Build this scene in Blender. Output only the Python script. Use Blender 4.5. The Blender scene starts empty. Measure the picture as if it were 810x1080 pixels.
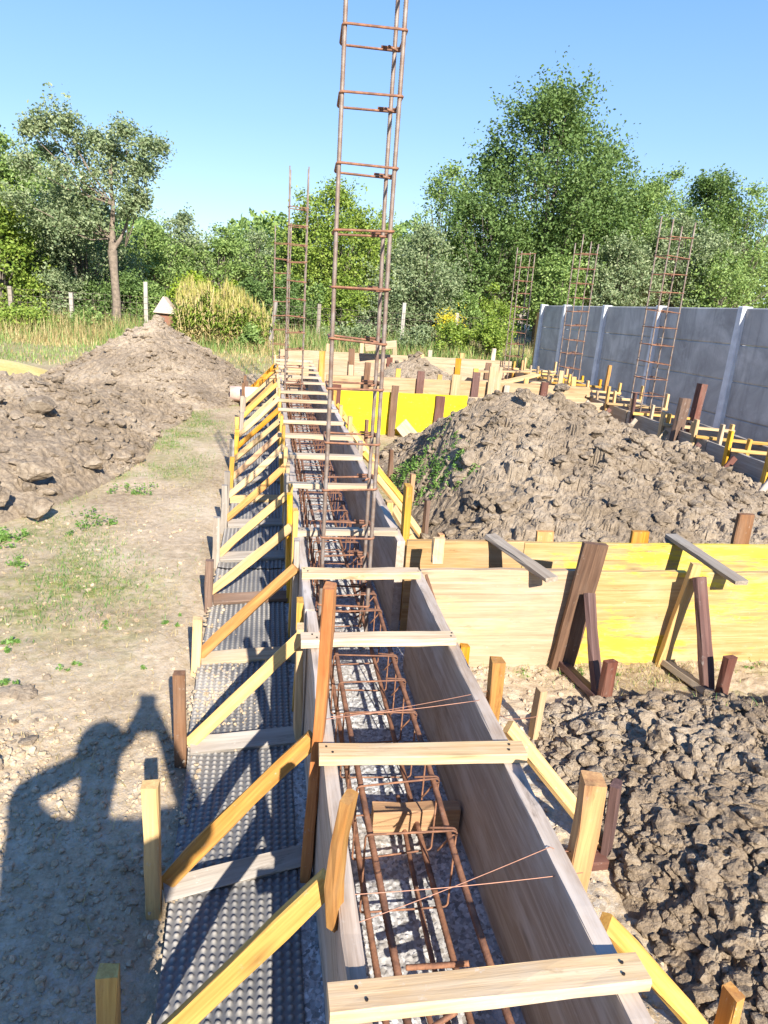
import bpy, bmesh, math, random
import numpy as np
from mathutils import Vector, Matrix
R = math.radians
random.seed(7)
scene = bpy.context.scene
col = scene.collection
H = 1.7

# ------------------------------------------------------------------ helpers
def tag(o, label=None, cat=None, group=None, kind=None):
    if label: o['label'] = label
    if cat: o['category'] = cat
    if group: o['group'] = group
    if kind: o['kind'] = kind
    return o

def empty(name, loc, label, cat, group=None):
    o = bpy.data.objects.new(name, None); col.objects.link(o)
    o.location = loc; o.empty_display_size = .05
    return tag(o, label, cat, group)

def link(name, me, mat, parent=None, M=None):
    """ONE mesh object; M is its world matrix, parents are unrotated empties or top-level meshes"""
    o = bpy.data.objects.new(name, me); col.objects.link(o)
    mats = mat if isinstance(mat, (list, tuple)) else [mat]
    if not me.materials:
        for m in mats: me.materials.append(m)
    M = M or Matrix.Identity(4)
    if parent is not None:
        o.parent = parent
        M = WM[parent.name].inverted() @ M if parent.name in WM else Matrix.Translation(-parent.location) @ M
    o.matrix_basis = M
    return o
WM = {}

def npmesh(name, v, f, mi=None, smooth=False):
    """v (n,3), f (m,k) all faces the same size"""
    v = np.asarray(v, np.float32); f = np.asarray(f, np.int32)
    me = bpy.data.meshes.new(name)
    me.vertices.add(len(v)); me.vertices.foreach_set('co', v.ravel())
    k = f.shape[1]
    me.loops.add(f.size); me.loops.foreach_set('vertex_index', f.ravel())
    me.polygons.add(len(f)); me.polygons.foreach_set('loop_start', np.arange(0, f.size, k, dtype=np.int32))
    if mi is not None: me.polygons.foreach_set('material_index', np.asarray(mi, np.int32))
    me.polygons.foreach_set('use_smooth', np.full(len(f), smooth, bool))
    me.update(calc_edges=True)
    return me

def attr(me, name, vals):
    a = me.attributes.new(name, 'FLOAT', 'POINT'); a.data.foreach_set('value', np.asarray(vals, np.float32).ravel())

def grid(xs, ys, hf, name, smooth=True):
    X, Y = np.meshgrid(xs, ys)
    Z = hf(X, Y)
    nx, ny = len(xs), len(ys)
    v = np.stack([X, Y, Z], -1).reshape(-1, 3)
    i = np.arange(nx*ny).reshape(ny, nx)
    f = np.stack([i[:-1,:-1], i[:-1,1:], i[1:,1:], i[1:,:-1]], -1).reshape(-1, 4)
    return npmesh(name, v, f, smooth=smooth), X, Y, Z

# numpy noises
def h2(ix, iy, s):
    n = (ix.astype(np.int64)*374761393 + iy.astype(np.int64)*668265263 + s*974634777) & 0xffffffff
    n = ((n ^ (n >> 13))*1274126177) & 0xffffffff
    n = ((n ^ (n >> 16))*2246822519) & 0xffffffff
    return ((n ^ (n >> 15)) & 0xffffff)/float(0x1000000)
def vn(x, y, s=0):
    ix, iy = np.floor(x), np.floor(y); fx, fy = x-ix, y-iy
    fx = fx*fx*(3-2*fx); fy = fy*fy*(3-2*fy)
    a, b, c, d = h2(ix,iy,s), h2(ix+1,iy,s), h2(ix,iy+1,s), h2(ix+1,iy+1,s)
    return (a+(b-a)*fx)*(1-fy) + (c+(d-c)*fx)*fy
def fbm(x, y, s=0, o=4):
    t = 0; a = .5
    for k in range(o):
        t = t + a*(vn(x*2**k+17*k, y*2**k-9*k, s+k)-.5); a *= .5
    return t
def vor(x, y, s=0):
    ix, iy = np.floor(x), np.floor(y)
    F1 = np.full(x.shape, 9.); F2 = F1.copy(); ID = np.zeros(x.shape)
    for dx in (-1,0,1):
        for dy in (-1,0,1):
            cx, cy = ix+dx, iy+dy
            px = cx+.12+.76*h2(cx,cy,s+1); py = cy+.12+.76*h2(cx,cy,s+2)
            d = np.hypot(x-px, y-py); r = h2(cx,cy,s+3)
            n = d < F1
            F2 = np.where(n, F1, np.minimum(F2, d)); ID = np.where(n, r, ID); F1 = np.where(n, d, F1)
    return F1, F2, ID
def clods(x, y, sc, s=0, crack=.25):
    wx = x+fbm(x/sc*1.3, y/sc*1.3, s+50, 3)*sc*.7; wy = y+fbm(x/sc*1.3+40, y/sc*1.3, s+60, 3)*sc*.7
    F1, F2, r = vor(wx/sc, wy/sc, s)
    e = np.clip((F2-F1)/crack, 0, 1)
    return (.25+.75*r)*np.sqrt(e)*(1-.55*np.clip(F1,0,1)**2)
def facets(x, y, sc, s=0, tilt=1.3, crack=.10):
    """broken clods: every cell is a tilted plate with its own height"""
    wx = (x+fbm(x/sc*.9, y/sc*.9, s+50, 3)*sc*.5)/sc; wy = (y+fbm(x/sc*.9+40, y/sc*.9, s+60, 3)*sc*.5)/sc
    ix, iy = np.floor(wx), np.floor(wy)
    F1 = np.full(x.shape, 9.); F2 = F1.copy(); H_ = np.zeros(x.shape)
    for dx in (-1,0,1):
        for dy in (-1,0,1):
            cx, cy = ix+dx, iy+dy
            px = cx+.1+.8*h2(cx,cy,s+1); py = cy+.1+.8*h2(cx,cy,s+2)
            d = np.hypot(wx-px, wy-py)
            hh = h2(cx,cy,s+3) + tilt*((h2(cx,cy,s+4)-.5)*(wx-px)+(h2(cx,cy,s+5)-.5)*(wy-py))
            n = d < F1
            F2 = np.where(n, F1, np.minimum(F2, d)); H_ = np.where(n, hh, H_); F1 = np.where(n, d, F1)
    return H_*(.45+.55*np.clip((F2-F1)/crack, 0, 1)**.5)
def sst(a, b, x):
    t = np.clip((x-a)/(b-a), 0, 1); return t*t*(3-2*t)

# ------------------------------------------------------------------ materials
def newmat(name):
    m = bpy.data.materials.new(name); m.use_nodes = True
    nt = m.node_tree; b = nt.nodes['Principled BSDF']
    return m, nt, b
def N(nt, t, **k):
    n = nt.nodes.new(t)
    for a, v in k.items():
        if a.startswith('i_'): n.inputs[a[2:].replace('_',' ')].default_value = v
        else: setattr(n, a, v)
    return n
def ramp(nt, fac, stops):
    r = N(nt, 'ShaderNodeValToRGB'); e = r.color_ramp.elements
    while len(e) > 1: e.remove(e[-1])
    e[0].position = stops[0][0]; e[0].color = (*stops[0][1], 1)
    for p, c in stops[1:]:
        x = e.new(p); x.color = (*c, 1)
    nt.links.new(fac, r.inputs[0]); return r.outputs[0]
def mix(nt, fac, a, b, mode='MIX'):
    m = N(nt, 'ShaderNodeMix', data_type='RGBA', blend_type=mode)
    for sock, v in ((m.inputs[0], fac), (m.inputs[6], a), (m.inputs[7], b)):
        if hasattr(v, 'is_linked') or hasattr(v, 'links'): nt.links.new(v, sock)
        elif isinstance(v, (int, float)): sock.default_value = v
        else: sock.default_value = (*v, 1)
    return m.outputs[2]
def math_(nt, op, a, b=0., clamp=False):
    m = N(nt, 'ShaderNodeMath', operation=op, use_clamp=clamp)
    for i, v in ((0,a),(1,b)):
        if isinstance(v, (int, float)): m.inputs[i].default_value = v
        else: nt.links.new(v, m.inputs[i])
    return m.outputs[0]
def noise(nt, vec, scale, detail=4, rough=.55, dist=0.):
    n = N(nt, 'ShaderNodeTexNoise'); n.inputs['Scale'].default_value = scale
    n.inputs['Detail'].default_value = detail; n.inputs['Roughness'].default_value = rough
    n.inputs['Distortion'].default_value = dist
    if vec is not None: nt.links.new(vec, n.inputs['Vector'])
    return n.outputs[0]
def vornode(nt, vec, scale, feature='F1', out='Distance', rnd=1.):
    n = N(nt, 'ShaderNodeTexVoronoi', feature=feature); n.inputs['Scale'].default_value = scale
    n.inputs['Randomness'].default_value = rnd
    nt.links.new(vec, n.inputs['Vector']); return n.outputs[out]
def bump(nt, b, h, strength=.5, dist=.01, prev=None):
    n = N(nt, 'ShaderNodeBump'); n.inputs['Strength'].default_value = strength; n.inputs['Distance'].default_value = dist
    nt.links.new(h, n.inputs['Height'])
    if prev is not None: nt.links.new(prev, n.inputs['Normal'])
    nt.links.new(n.outputs[0], b.inputs['Normal']); return n.outputs[0]
def mapping(nt, vec, scale):
    m = N(nt, 'ShaderNodeMapping'); m.inputs['Scale'].default_value = scale
    nt.links.new(vec, m.inputs['Vector']); return m.outputs[0]

def wood(name, light, dark, grey=.25, greycol=(.3,.27,.23), paint=None, paint_amt=.5, rough=.7, var=.25, knots=True, boards=None, sat=(.72,1.12)):
    m, nt, b = newmat(name); L = nt.links
    tc = N(nt, 'ShaderNodeTexCoord'); oi = N(nt, 'ShaderNodeObjectInfo')
    off = N(nt, 'ShaderNodeVectorMath', operation='SCALE'); L.new(oi.outputs['Random'], off.inputs['Scale']); off.inputs[0].default_value = (37,11,23)
    add = N(nt, 'ShaderNodeVectorMath', operation='ADD'); L.new(tc.outputs['Object'], add.inputs[0]); L.new(off.outputs[0], add.inputs[1])
    v = add.outputs[0]
    # knots bend the grain
    kv = vornode(nt, mapping(nt, v, (2.2, 9, 9)), 1.)
    kmask = math_(nt, 'SUBTRACT', 1., math_(nt, 'MULTIPLY', kv, 7.), True)
    g1 = noise(nt, mapping(nt, v, (1.6, 38, 38)), 1., 5, .65, .6)
    g2 = noise(nt, mapping(nt, v, (7, 190, 190)), 1., 3, .6)
    gg = math_(nt, 'ADD', math_(nt, 'MULTIPLY', g1, .72), math_(nt, 'MULTIPLY', g2, .28))
    c = ramp(nt, gg, [(.33, dark), (.5, tuple(.5*(p+q) for p, q in zip(light, dark))), (.62, light)])
    blot = noise(nt, mapping(nt, v, (2.5, 7, 7)), 1., 5, .6)
    c = mix(nt, math_(nt, 'MULTIPLY', ramp(nt, blot, [(.48,(0,0,0)),(.68,(1,1,1))]), grey), c, greycol)
    if paint:
        pn = noise(nt, mapping(nt, v, (1.3, 3.2, 3.2)), 1., 6, .7, .4)
        pf = noise(nt, mapping(nt, v, (9, 60, 60)), 1., 5, .75)
        pm = ramp(nt, math_(nt, 'ADD', math_(nt,'MULTIPLY',pn,.62), math_(nt,'ADD', math_(nt,'MULTIPLY',g1,.18), math_(nt,'MULTIPLY',pf,.20))), [(.64-paint_amt*.3,(0,0,0)),(.70-paint_amt*.3,(.85,.85,.85)),(.80-paint_amt*.3,(1,1,1))])
        c = mix(nt, pm, c, paint)
    sp1 = noise(nt, mapping(nt, v, (30, 45, 45)), 1., 6, .8); sp2 = noise(nt, mapping(nt, v, (3, 6, 6)), 1., 3, .6)
    spl = math_(nt,'MULTIPLY', ramp(nt, sp1, [(.60,(0,0,0)),(.66,(1,1,1))]), ramp(nt, sp2, [(.45,(0,0,0)),(.6,(1,1,1))]))
    c = mix(nt, math_(nt,'MULTIPLY', spl, .55), c, (.50,.46,.40))
    drk = math_(nt,'MULTIPLY', ramp(nt, noise(nt, mapping(nt, v, (4, 16, 16)), 1., 6, .75), [(.30,(1,1,1)),(.40,(0,0,0))]), .6)
    c = mix(nt, drk, c, tuple(x*.45 for x in dark))
    if knots:
        c = mix(nt, math_(nt, 'MULTIPLY', kmask, .65), c, tuple(x*.3 for x in dark))
    if boards:      # seams between the planks a shutter panel is made of, in local z
        s = N(nt, 'ShaderNodeSeparateXYZ'); L.new(tc.outputs['Object'], s.inputs[0])
        fr = math_(nt, 'FRACT', math_(nt, 'ADD', math_(nt, 'MULTIPLY', s.outputs[1], 1/boards), 100.37))
        seam = math_(nt, 'LESS_THAN', fr, .012)
        c = mix(nt, math_(nt, 'MULTIPLY', seam, .4), c, tuple(x*.25 for x in dark))
    hv = N(nt, 'ShaderNodeHueSaturation'); L.new(c, hv.inputs['Color'])
    mr = N(nt, 'ShaderNodeMapRange'); L.new(oi.outputs['Random'], mr.inputs[0]); mr.inputs[3].default_value = 1-var; mr.inputs[4].default_value = 1+var*.5
    L.new(mr.outputs[0], hv.inputs['Value'])
    r2 = math_(nt, 'FRACT', math_(nt, 'MULTIPLY', oi.outputs['Random'], 7.31))
    mr2 = N(nt, 'ShaderNodeMapRange'); L.new(r2, mr2.inputs[0]); mr2.inputs[3].default_value = sat[0]; mr2.inputs[4].default_value = sat[1]
    L.new(mr2.outputs[0], hv.inputs['Saturation'])
    L.new(hv.outputs[0], b.inputs['Base Color']); b.inputs['Roughness'].default_value = rough
    b.inputs['Specular IOR Level'].default_value = .3
    bump(nt, b, gg, .55, .004)
    return m

M_ = {}
M_['pale'] = wood('pale_pine', (.60,.45,.27), (.38,.235,.11), .55, (.44,.39,.32))
M_['yellowish'] = wood('new_pine', (.68,.42,.10), (.44,.21,.035), .18, (.42,.34,.24))
M_['orange'] = wood('orange_pine', (.58,.29,.055), (.34,.13,.02), .22, (.36,.28,.20))
M_['grey'] = wood('weathered_wood', (.40,.34,.27), (.22,.17,.125), .5, (.33,.31,.28))
M_['brown'] = wood('brown_wood', (.22,.115,.06), (.09,.042,.022), .35, (.24,.18,.135))
M_['red'] = wood('red_brown_wood', (.16,.062,.042), (.07,.025,.018), .35, (.20,.13,.10), var=.15)
M_['orangestain'] = wood('varnished_orange_wood', (.62,.25,.06), (.35,.10,.02), .08, rough=.45)
M_['form'] = wood('used_form_board', (.48,.38,.29), (.27,.19,.13), .7, (.56,.50,.44), var=.10)
M_['formpale'] = wood('pale_form_panel', (.47,.33,.175), (.29,.165,.07), .45, (.40,.31,.21), paint=(.44,.28,.09), paint_amt=.35, var=.08, boards=.21)
M_['formyellow'] = wood('yellow_form_panel', (.48,.35,.165), (.33,.20,.07), .4, (.50,.43,.29), paint=(.59,.46,.05), paint_amt=.48, var=.05, boards=.25, sat=(1,1.05))
M_['formbright'] = wood('bright_yellow_panel', (.62,.45,.008), (.56,.38,.006), .12, (.62,.48,.1), paint=(.62,.48,.02), paint_amt=.9, var=.03, knots=False, sat=(1,1.05))

def dirt(name, c1, c2, c3, peb=True, grassmask=False, bs=.7, scale=1.):
    m, nt, b = newmat(name); L = nt.links
    tc = N(nt, 'ShaderNodeTexCoord'); v = tc.outputs['Object']
    n1 = noise(nt, v, 1.3*scale, 7, .6); n2 = noise(nt, v, 22*scale, 7, .7); n3 = noise(nt, v, 130*scale, 4, .7)
    f = math_(nt,'ADD', math_(nt,'MULTIPLY',n1,.4), math_(nt,'ADD', math_(nt,'MULTIPLY',n2,.4), math_(nt,'MULTIPLY',n3,.2)))
    c = ramp(nt, f, [(.40, c1), (.5, c2), (.59, c3)])
    hgt = math_(nt,'ADD', n2, math_(nt,'MULTIPLY', n3, .5))
    if peb:
        cr = vornode(nt, v, 95*scale, 'F1', 'Color'); d = vornode(nt, v, 95*scale)
        sx = N(nt,'ShaderNodeSeparateColor'); L.new(cr, sx.inputs[0])
        pm = math_(nt,'MULTIPLY', math_(nt,'GREATER_THAN', sx.outputs[0], .8), math_(nt,'LESS_THAN', d, .42))
        c = mix(nt, math_(nt,'MULTIPLY',pm,.5), c, (.40,.36,.31))
        hgt = math_(nt,'ADD', hgt, math_(nt,'MULTIPLY',pm,.6))
    if grassmask:
        at = N(nt,'ShaderNodeAttribute', attribute_name='grass').outputs['Fac']
        gc = ramp(nt, noise(nt, v, 9, 6, .7), [(.35,(.11,.145,.03)),(.5,(.21,.22,.06)),(.65,(.40,.34,.14))])
        gm = math_(nt,'MULTIPLY', at, ramp(nt, noise(nt, v, 14, 6, .75), [(.35,(0,0,0)),(.6,(1,1,1))]))
        c = mix(nt, gm, c, gc)
        gr = N(nt,'ShaderNodeAttribute', attribute_name='gravel').outputs['Fac']
        vc = N(nt,'ShaderNodeSeparateColor'); L.new(vornode(nt, v, 70, 'F1', 'Color'), vc.inputs[0])
        sc_ = ramp(nt, vc.outputs[1], [(0,(.2,.17,.14)),(.5,(.36,.32,.27)),(1,(.55,.52,.47))])
        c = mix(nt, math_(nt,'MULTIPLY', gr, math_(nt,'GREATER_THAN', vc.outputs[0], .45)), c, sc_)
    L.new(c, b.inputs['Base Color']); b.inputs['Roughness'].default_value = .95; b.inputs['Specular IOR Level'].default_value = .15
    hgt2 = math_(nt,'ADD', hgt, math_(nt,'MULTIPLY', noise(nt, v, 55*scale, 6, .75), .8)); bump(nt, b, hgt2, bs, .018)
    return m
M_['ground'] = dirt('dry_soil', (.28,.205,.13), (.45,.345,.228), (.57,.46,.33), grassmask=True, bs=.5)
M_['mound'] = dirt('dug_clay', (.15,.115,.08), (.275,.214,.152), (.39,.315,.232), peb=False, bs=.9)
M_['moundnear'] = dirt('dug_clay_near', (.16,.118,.080), (.31,.235,.160), (.45,.365,.265), peb=False, bs=.9)
M_['sand'] = dirt('yellow_sand', (.46,.35,.12), (.60,.47,.18), (.68,.56,.28), peb=False, bs=.3)

m, nt, b = newmat('gravel_stones'); v = N(nt,'ShaderNodeTexCoord').outputs['Object']
s = N(nt,'ShaderNodeSeparateColor'); nt.links.new(vornode(nt, v, 95, 'F1','Color'), s.inputs[0])
c = ramp(nt, s.outputs[0], [(0,(.16,.15,.14)),(.4,(.33,.32,.31)),(.8,(.48,.47,.46)),(1,(.66,.65,.63))])
c = mix(nt, ramp(nt, noise(nt, v, 3, 5), [(.4,(0,0,0)),(.7,(.6,.6,.6))]), c, (.34,.29,.23))
nt.links.new(c, b.inputs['Base Color']); b.inputs['Roughness'].default_value = .85
bump(nt, b, noise(nt, v, 300, 3), .4, .002); M_['gravel'] = m

m, nt, b = newmat('black_membrane'); v = N(nt,'ShaderNodeTexCoord').outputs['Object']
at = N(nt,'ShaderNodeAttribute', attribute_name='dust_highlight').outputs['Fac']  # mask holds real dust plus painted highlights on the studs
dm = math_(nt,'ADD', math_(nt,'MULTIPLY', ramp(nt, noise(nt, v, 6, 7, .7), [(.3,(.25,.25,.25)),(.7,(1,1,1))]), .38), at, True)
c = mix(nt, dm, (.055,.06,.07), (.32,.29,.25))
nt.links.new(c, b.inputs['Base Color']); nt.links.new(math_(nt,'ADD', math_(nt,'MULTIPLY',dm,.5), .38), b.inputs['Roughness'])
bump(nt, b, noise(nt, v, 160, 3), .12, .003); M_['membrane'] = m

m, nt, b = newmat('rusty_steel'); tc = N(nt,'ShaderNodeTexCoord'); v = tc.outputs['Object']
c = ramp(nt, noise(nt, v, 18, 6, .7), [(.3,(.09,.048,.032)),(.48,(.20,.092,.052)),(.62,(.32,.15,.08)),(.75,(.30,.23,.18))])
nt.links.new(c, b.inputs['Base Color']); b.inputs['Roughness'].default_value = .75; b.inputs['Metallic'].default_value = .15
bump(nt, b, noise(nt, v, 220, 3), .4, .002); M_['rust'] = m
m, nt, b = newmat('grey_rebar_steel'); v = N(nt,'ShaderNodeTexCoord').outputs['Object']
c = ramp(nt, noise(nt, v, 12, 6, .7), [(.35,(.17,.10,.07)),(.5,(.22,.165,.13)),(.65,(.29,.25,.225))])
nt.links.new(c, b.inputs['Base Color']); b.inputs['Roughness'].default_value = .6; b.inputs['Metallic'].default_value = .35
bump(nt, b, noise(nt, v, 220, 3), .3, .002); M_['steel'] = m
def plain(name, c, r=.6, metal=0., nz=.15, sc=20):
    m, nt, b = newmat(name); v = N(nt,'ShaderNodeTexCoord').outputs['Object']
    cc = ramp(nt, noise(nt, v, sc, 5, .6), [(.3, tuple(x*(1-nz) for x in c)), (.7, tuple(min(1,x*(1+nz)) for x in c))])
    nt.links.new(cc, b.inputs['Base Color']); b.inputs['Roughness'].default_value = r; b.inputs['Metallic'].default_value = metal
    return m
M_['wire'] = plain('copper_coloured_wire', (.40,.20,.13), .5, .4)
M_['nail'] = plain('dark_nail', (.05,.04,.035), .5, .6)
M_['bark'] = plain('bark', (.15,.125,.10), .95, 0, .4, 12)
M_['barklight'] = plain('light_bark', (.20,.155,.115), .95, 0, .4, 12)
M_['concretepost'] = plain('pale_concrete', (.36,.33,.28), .9, 0, .12, 9)
M_['roofpale'] = plain('pale_sheet_roof', (.42,.33,.26), .8)
M_['redbrick'] = plain('red_hive_wall', (.24,.11,.07), .9)
M_['pipe'] = plain('pale_pipe', (.62,.43,.34), .6)
M_['skin'] = plain('skin', (.55,.33,.24), .55, 0, .05)
M_['shirt'] = plain('dark_cotton', (.06,.07,.10), .9)
M_['trousers'] = plain('grey_cotton', (.12,.12,.13), .9)
M_['hair'] = plain('brown_hair', (.05,.03,.02), .7)
M_['phone'] = plain('black_phone', (.02,.02,.022), .25)
M_['lens'] = plain('lens_glass', (.01,.01,.015), .05)

m, nt, b = newmat('dark_grey_concrete'); v = N(nt,'ShaderNodeTexCoord').outputs['Object']
c = ramp(nt, noise(nt, v, 1.6, 8, .65, .6), [(.34,(.29,.28,.27)),(.5,(.39,.38,.365)),(.66,(.53,.515,.49))])
c = mix(nt, ramp(nt, noise(nt, v, 40, 4), [(.55,(0,0,0)),(.8,(.5,.5,.5))]), c, (.40,.39,.37))
c = mix(nt, math_(nt,'MULTIPLY', ramp(nt, noise(nt, mapping(nt, v, (5,7,.7)), 1., 6, .7), [(.52,(0,0,0)),(.66,(1,1,1))]), .45), c, (.20,.195,.19))
c = mix(nt, math_(nt,'MULTIPLY', ramp(nt, noise(nt, mapping(nt, v, (3,3,3)), 1., 8, .75), [(.56,(0,0,0)),(.64,(1,1,1))]), .4), c, (.56,.55,.53))
nt.links.new(c, b.inputs['Base Color']); b.inputs['Roughness'].default_value = .9
bump(nt, b, noise(nt, v, 60, 4), .3, .003); M_['panel'] = m
m, nt, b = newmat('fence_post_concrete'); v = N(nt,'ShaderNodeTexCoord').outputs['Object']
c = ramp(nt, noise(nt, v, 7, 6, .6), [(.35,(.52,.53,.55)),(.65,(.68,.69,.71))])
nt.links.new(c, b.inputs['Base Color']); b.inputs['Roughness'].default_value = .9; M_['post'] = m

def leafmat(name, c1, c2, c3, tr=.3, rough=.5):
    m, nt, b = newmat(name); L = nt.links
    g = N(nt,'ShaderNodeNewGeometry'); v = N(nt,'ShaderNodeTexCoord').outputs['Object']
    f = math_(nt,'ADD', math_(nt,'MULTIPLY', g.outputs['Random Per Island'], .6), math_(nt,'MULTIPLY', noise(nt, v, .9, 4), .5))
    c = ramp(nt, f, [(.2,c1),(.5,c2),(.85,c3)])
    L.new(c, b.inputs['Base Color']); b.inputs['Roughness'].default_value = rough; b.inputs['Specular IOR Level'].default_value = .35
    t = N(nt,'ShaderNodeBsdfTranslucent'); ct = mix(nt, .35, c, (.25,.35,.03)); L.new(ct, t.inputs['Color'])
    ms = N(nt,'ShaderNodeMixShader'); ms.inputs[0].default_value = tr
    L.new(b.outputs[0], ms.inputs[1]); L.new(t.outputs[0], ms.inputs[2]); L.new(ms.outputs[0], nt.nodes['Material Output'].inputs['Surface'])
    return m
LF = {
 'dark': leafmat('dark_green_leaves', (0.063,0.109,0.029), (0.116,0.194,0.049), (0.197,0.279,0.088)),
 'mid': leafmat('mid_green_leaves', (0.104,0.178,0.045), (0.196,0.295,0.077), (0.330,0.428,0.134)),
 'grey': leafmat('grey_green_leaves', (0.123,0.178,0.077), (0.217,0.277,0.134), (0.350,0.392,0.211)),
 'light': leafmat('light_green_leaves', (0.112,0.188,0.025), (0.203,0.288,0.044), (0.336,0.413,0.075)),
 'vivid': leafmat('yellow_green_leaves', (.16,.24,.015), (.26,.36,.03), (.38,.46,.06)),
 'straw': leafmat('straw', (.30,.22,.09), (.44,.34,.15), (.58,.47,.23), .25),
 'gold': leafmat('golden_tassels', (.34,.32,.08), (.48,.42,.12), (.60,.52,.2), .25),
 'weed': leafmat('weed_green', (.07,.15,.03), (.13,.25,.05), (.22,.35,.08)),
 'flower': leafmat('yellow_flowers', (.6,.45,.02), (.7,.58,.03), (.75,.65,.06)),
}

# ------------------------------------------------------------------ lumber
def board_mesh(L, W, T, seed=0, bow=.0, seg=None, rough=.0017, ch=.003):
    rnd = np.random.RandomState(seed)
    seg = seg or max(3, int(L/.12))
    ch = min(ch, W*.25, T*.25)
    prof = np.array([(-W/2+ch,-T/2),(W/2-ch,-T/2),(W/2,-T/2+ch),(W/2,T/2-ch),(W/2-ch,T/2),(-W/2+ch,T/2),(-W/2,T/2-ch),(-W/2,-T/2+ch)])
    xs = np.linspace(-L/2, L/2, seg+1)
    wv = rnd.uniform(-1,1,3)
    V = []
    for x in xs:
        p = prof.copy() + rnd.normal(0, rough, prof.shape)
        u = 2*x/L
        oy = bow*(1-u*u)*wv[0]; oz = bow*(1-u*u)*wv[1]
        tw = bow*2*u*wv[2]
        c_, s_ = math.cos(tw), math.sin(tw)
        q = np.stack([np.full(8, x), p[:,0]*c_-p[:,1]*s_+oy, p[:,0]*s_+p[:,1]*c_+oz], 1)
        V.append(q)
    V = np.concatenate(V); k = len(xs)
    F = []
    for i in range(k-1):
        for j in range(8):
            a = i*8+j; b_ = i*8+(j+1)%8
            F.append((a, b_, b_+8, a+8))
    me = bpy.data.meshes.new('board')
    F = [tuple(f[::-1]) for f in F] + [tuple(range(8)), tuple(range(8*k-1, 8*k-9, -1))]
    me.from_pydata(V.tolist(), [], F); me.update()
    bm = bmesh.new(); bm.from_mesh(me); bmesh.ops.recalc_face_normals(bm, faces=bm.faces); bm.to_mesh(me); bm.free()
    return me
SEED = [100]
def frame(p0, p1, up):
    p0, p1 = Vector(p0), Vector(p1)
    x = (p1-p0).normalized(); z = Vector(up); z = (z - x*z.dot(x)).normalized(); y = z.cross(x)
    M = Matrix((x, y, z)).transposed().to_4x4(); M.translation = (p0+p1)/2
    return M, (p1-p0).length
def board(name, p0, p1, w, t, mat, parent=None, up=(0,0,1), bow=.004, ch=.003, label=None, cat=None, group=None):
    """p0-p1 is the long axis, t the thickness along `up`, w the width"""
    SEED[0] += 1
    M, L = frame(p0, p1, up)
    me = board_mesh(L, w, t, SEED[0], bow, ch=ch)
    if isinstance(mat, str): mat = M_[mat]
    o = link(name, me, mat, parent, M)
    if label: tag(o, label, cat, group); WM[o.name] = M
    return o

def tube_vf(pts, r, sides=6, off=0):
    pts = np.asarray(pts, float); n = len(pts)
    r = np.broadcast_to(np.asarray(r, float), (n,))
    d = np.gradient(pts, axis=0); d /= np.maximum(np.linalg.norm(d, axis=1, keepdims=True), 1e-9)
    ref = np.array([0,0,1.]) if abs(d[:,2]).mean() < .8 else np.array([1.,0,0])
    a = np.cross(d, ref); a /= np.maximum(np.linalg.norm(a, axis=1, keepdims=True), 1e-9); b_ = np.cross(d, a)
    th = np.linspace(0, 2*math.pi, sides, endpoint=False)
    V = pts[:,None] + (a[:,None]*np.cos(th)[None,:,None] + b_[:,None]*np.sin(th)[None,:,None])*r[:,None,None]
    i = np.arange(n*sides).reshape(n, sides)
    F = np.stack([i[:-1], np.roll(i,-1,1)[:-1], np.roll(i,-1,1)[1:], i[1:]], -1).reshape(-1,4)
    return V.reshape(-1,3), F+off
class TB:
    def __init__(s): s.v=[]; s.f=[]; s.n=0
    def add(s, v, f): s.v.append(v); s.f.append(f+s.n); s.n += len(v)
    def tube(s, pts, r, sides=6):
        pts = np.asarray(pts, float)
        v, f = tube_vf(pts, r, sides)
        k = sides; e = []
        for j in range(1, k//2): # quad caps
            e.append((0, j, j+1, 0) if False else (0, j, j, j+1))
        s.add(v, f)
        # caps as extra centre vertices
        n = len(pts)
        for idx, base in ((0, 0), (n-1, (n-1)*k)):
            c = len(v) if idx == 0 else len(v)+1
            pass
    def mesh(s, name, smooth=True): return npmesh(name, np.concatenate(s.v), np.concatenate(s.f), smooth=smooth)
def tube(name, pts, r, mat, parent=None, sides=6, smooth=True):
    pts = np.asarray(pts, float)
    # close the ends by tapering
    e0 = pts[0]+(pts[0]-pts[1])*1e-3; e1 = pts[-1]+(pts[-1]-pts[-2])*1e-3
    rr = np.concatenate([[1e-5], np.broadcast_to(np.asarray(r,float),(len(pts),)), [1e-5]])
    v, f = tube_vf(np.vstack([e0,pts,e1]), rr, sides)
    c = v.mean(0)
    me = npmesh(name, v-c, f, smooth=smooth)
    return link(name, me, M_[mat] if isinstance(mat,str) else mat, parent, Matrix.Translation(Vector(c)))
def ribbed(p0, p1, r, pitch=.009, wob=.004, seed=0, fine=True):
    rnd = np.random.RandomState(seed); p0 = np.array(p0,float); p1 = np.array(p1,float); L = np.linalg.norm(p1-p0)
    n = int(L/(pitch/2)) if fine else max(6, int(L/.15))
    t = np.linspace(0,1,n); P = p0+(p1-p0)*t[:,None]
    ph = rnd.uniform(0,6.28,(3,2)); am = rnd.uniform(-1,1,(3,2))*wob
    for ax in range(3):
        P[:,ax] += am[ax,0]*np.sin(t*L*2.1+ph[ax,0]) + am[ax,1]*.5*np.sin(t*L*5.3+ph[ax,1])
    rr = r*(1+.13*(np.arange(n)%2)) if fine else np.full(n, r)
    return P, rr

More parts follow.
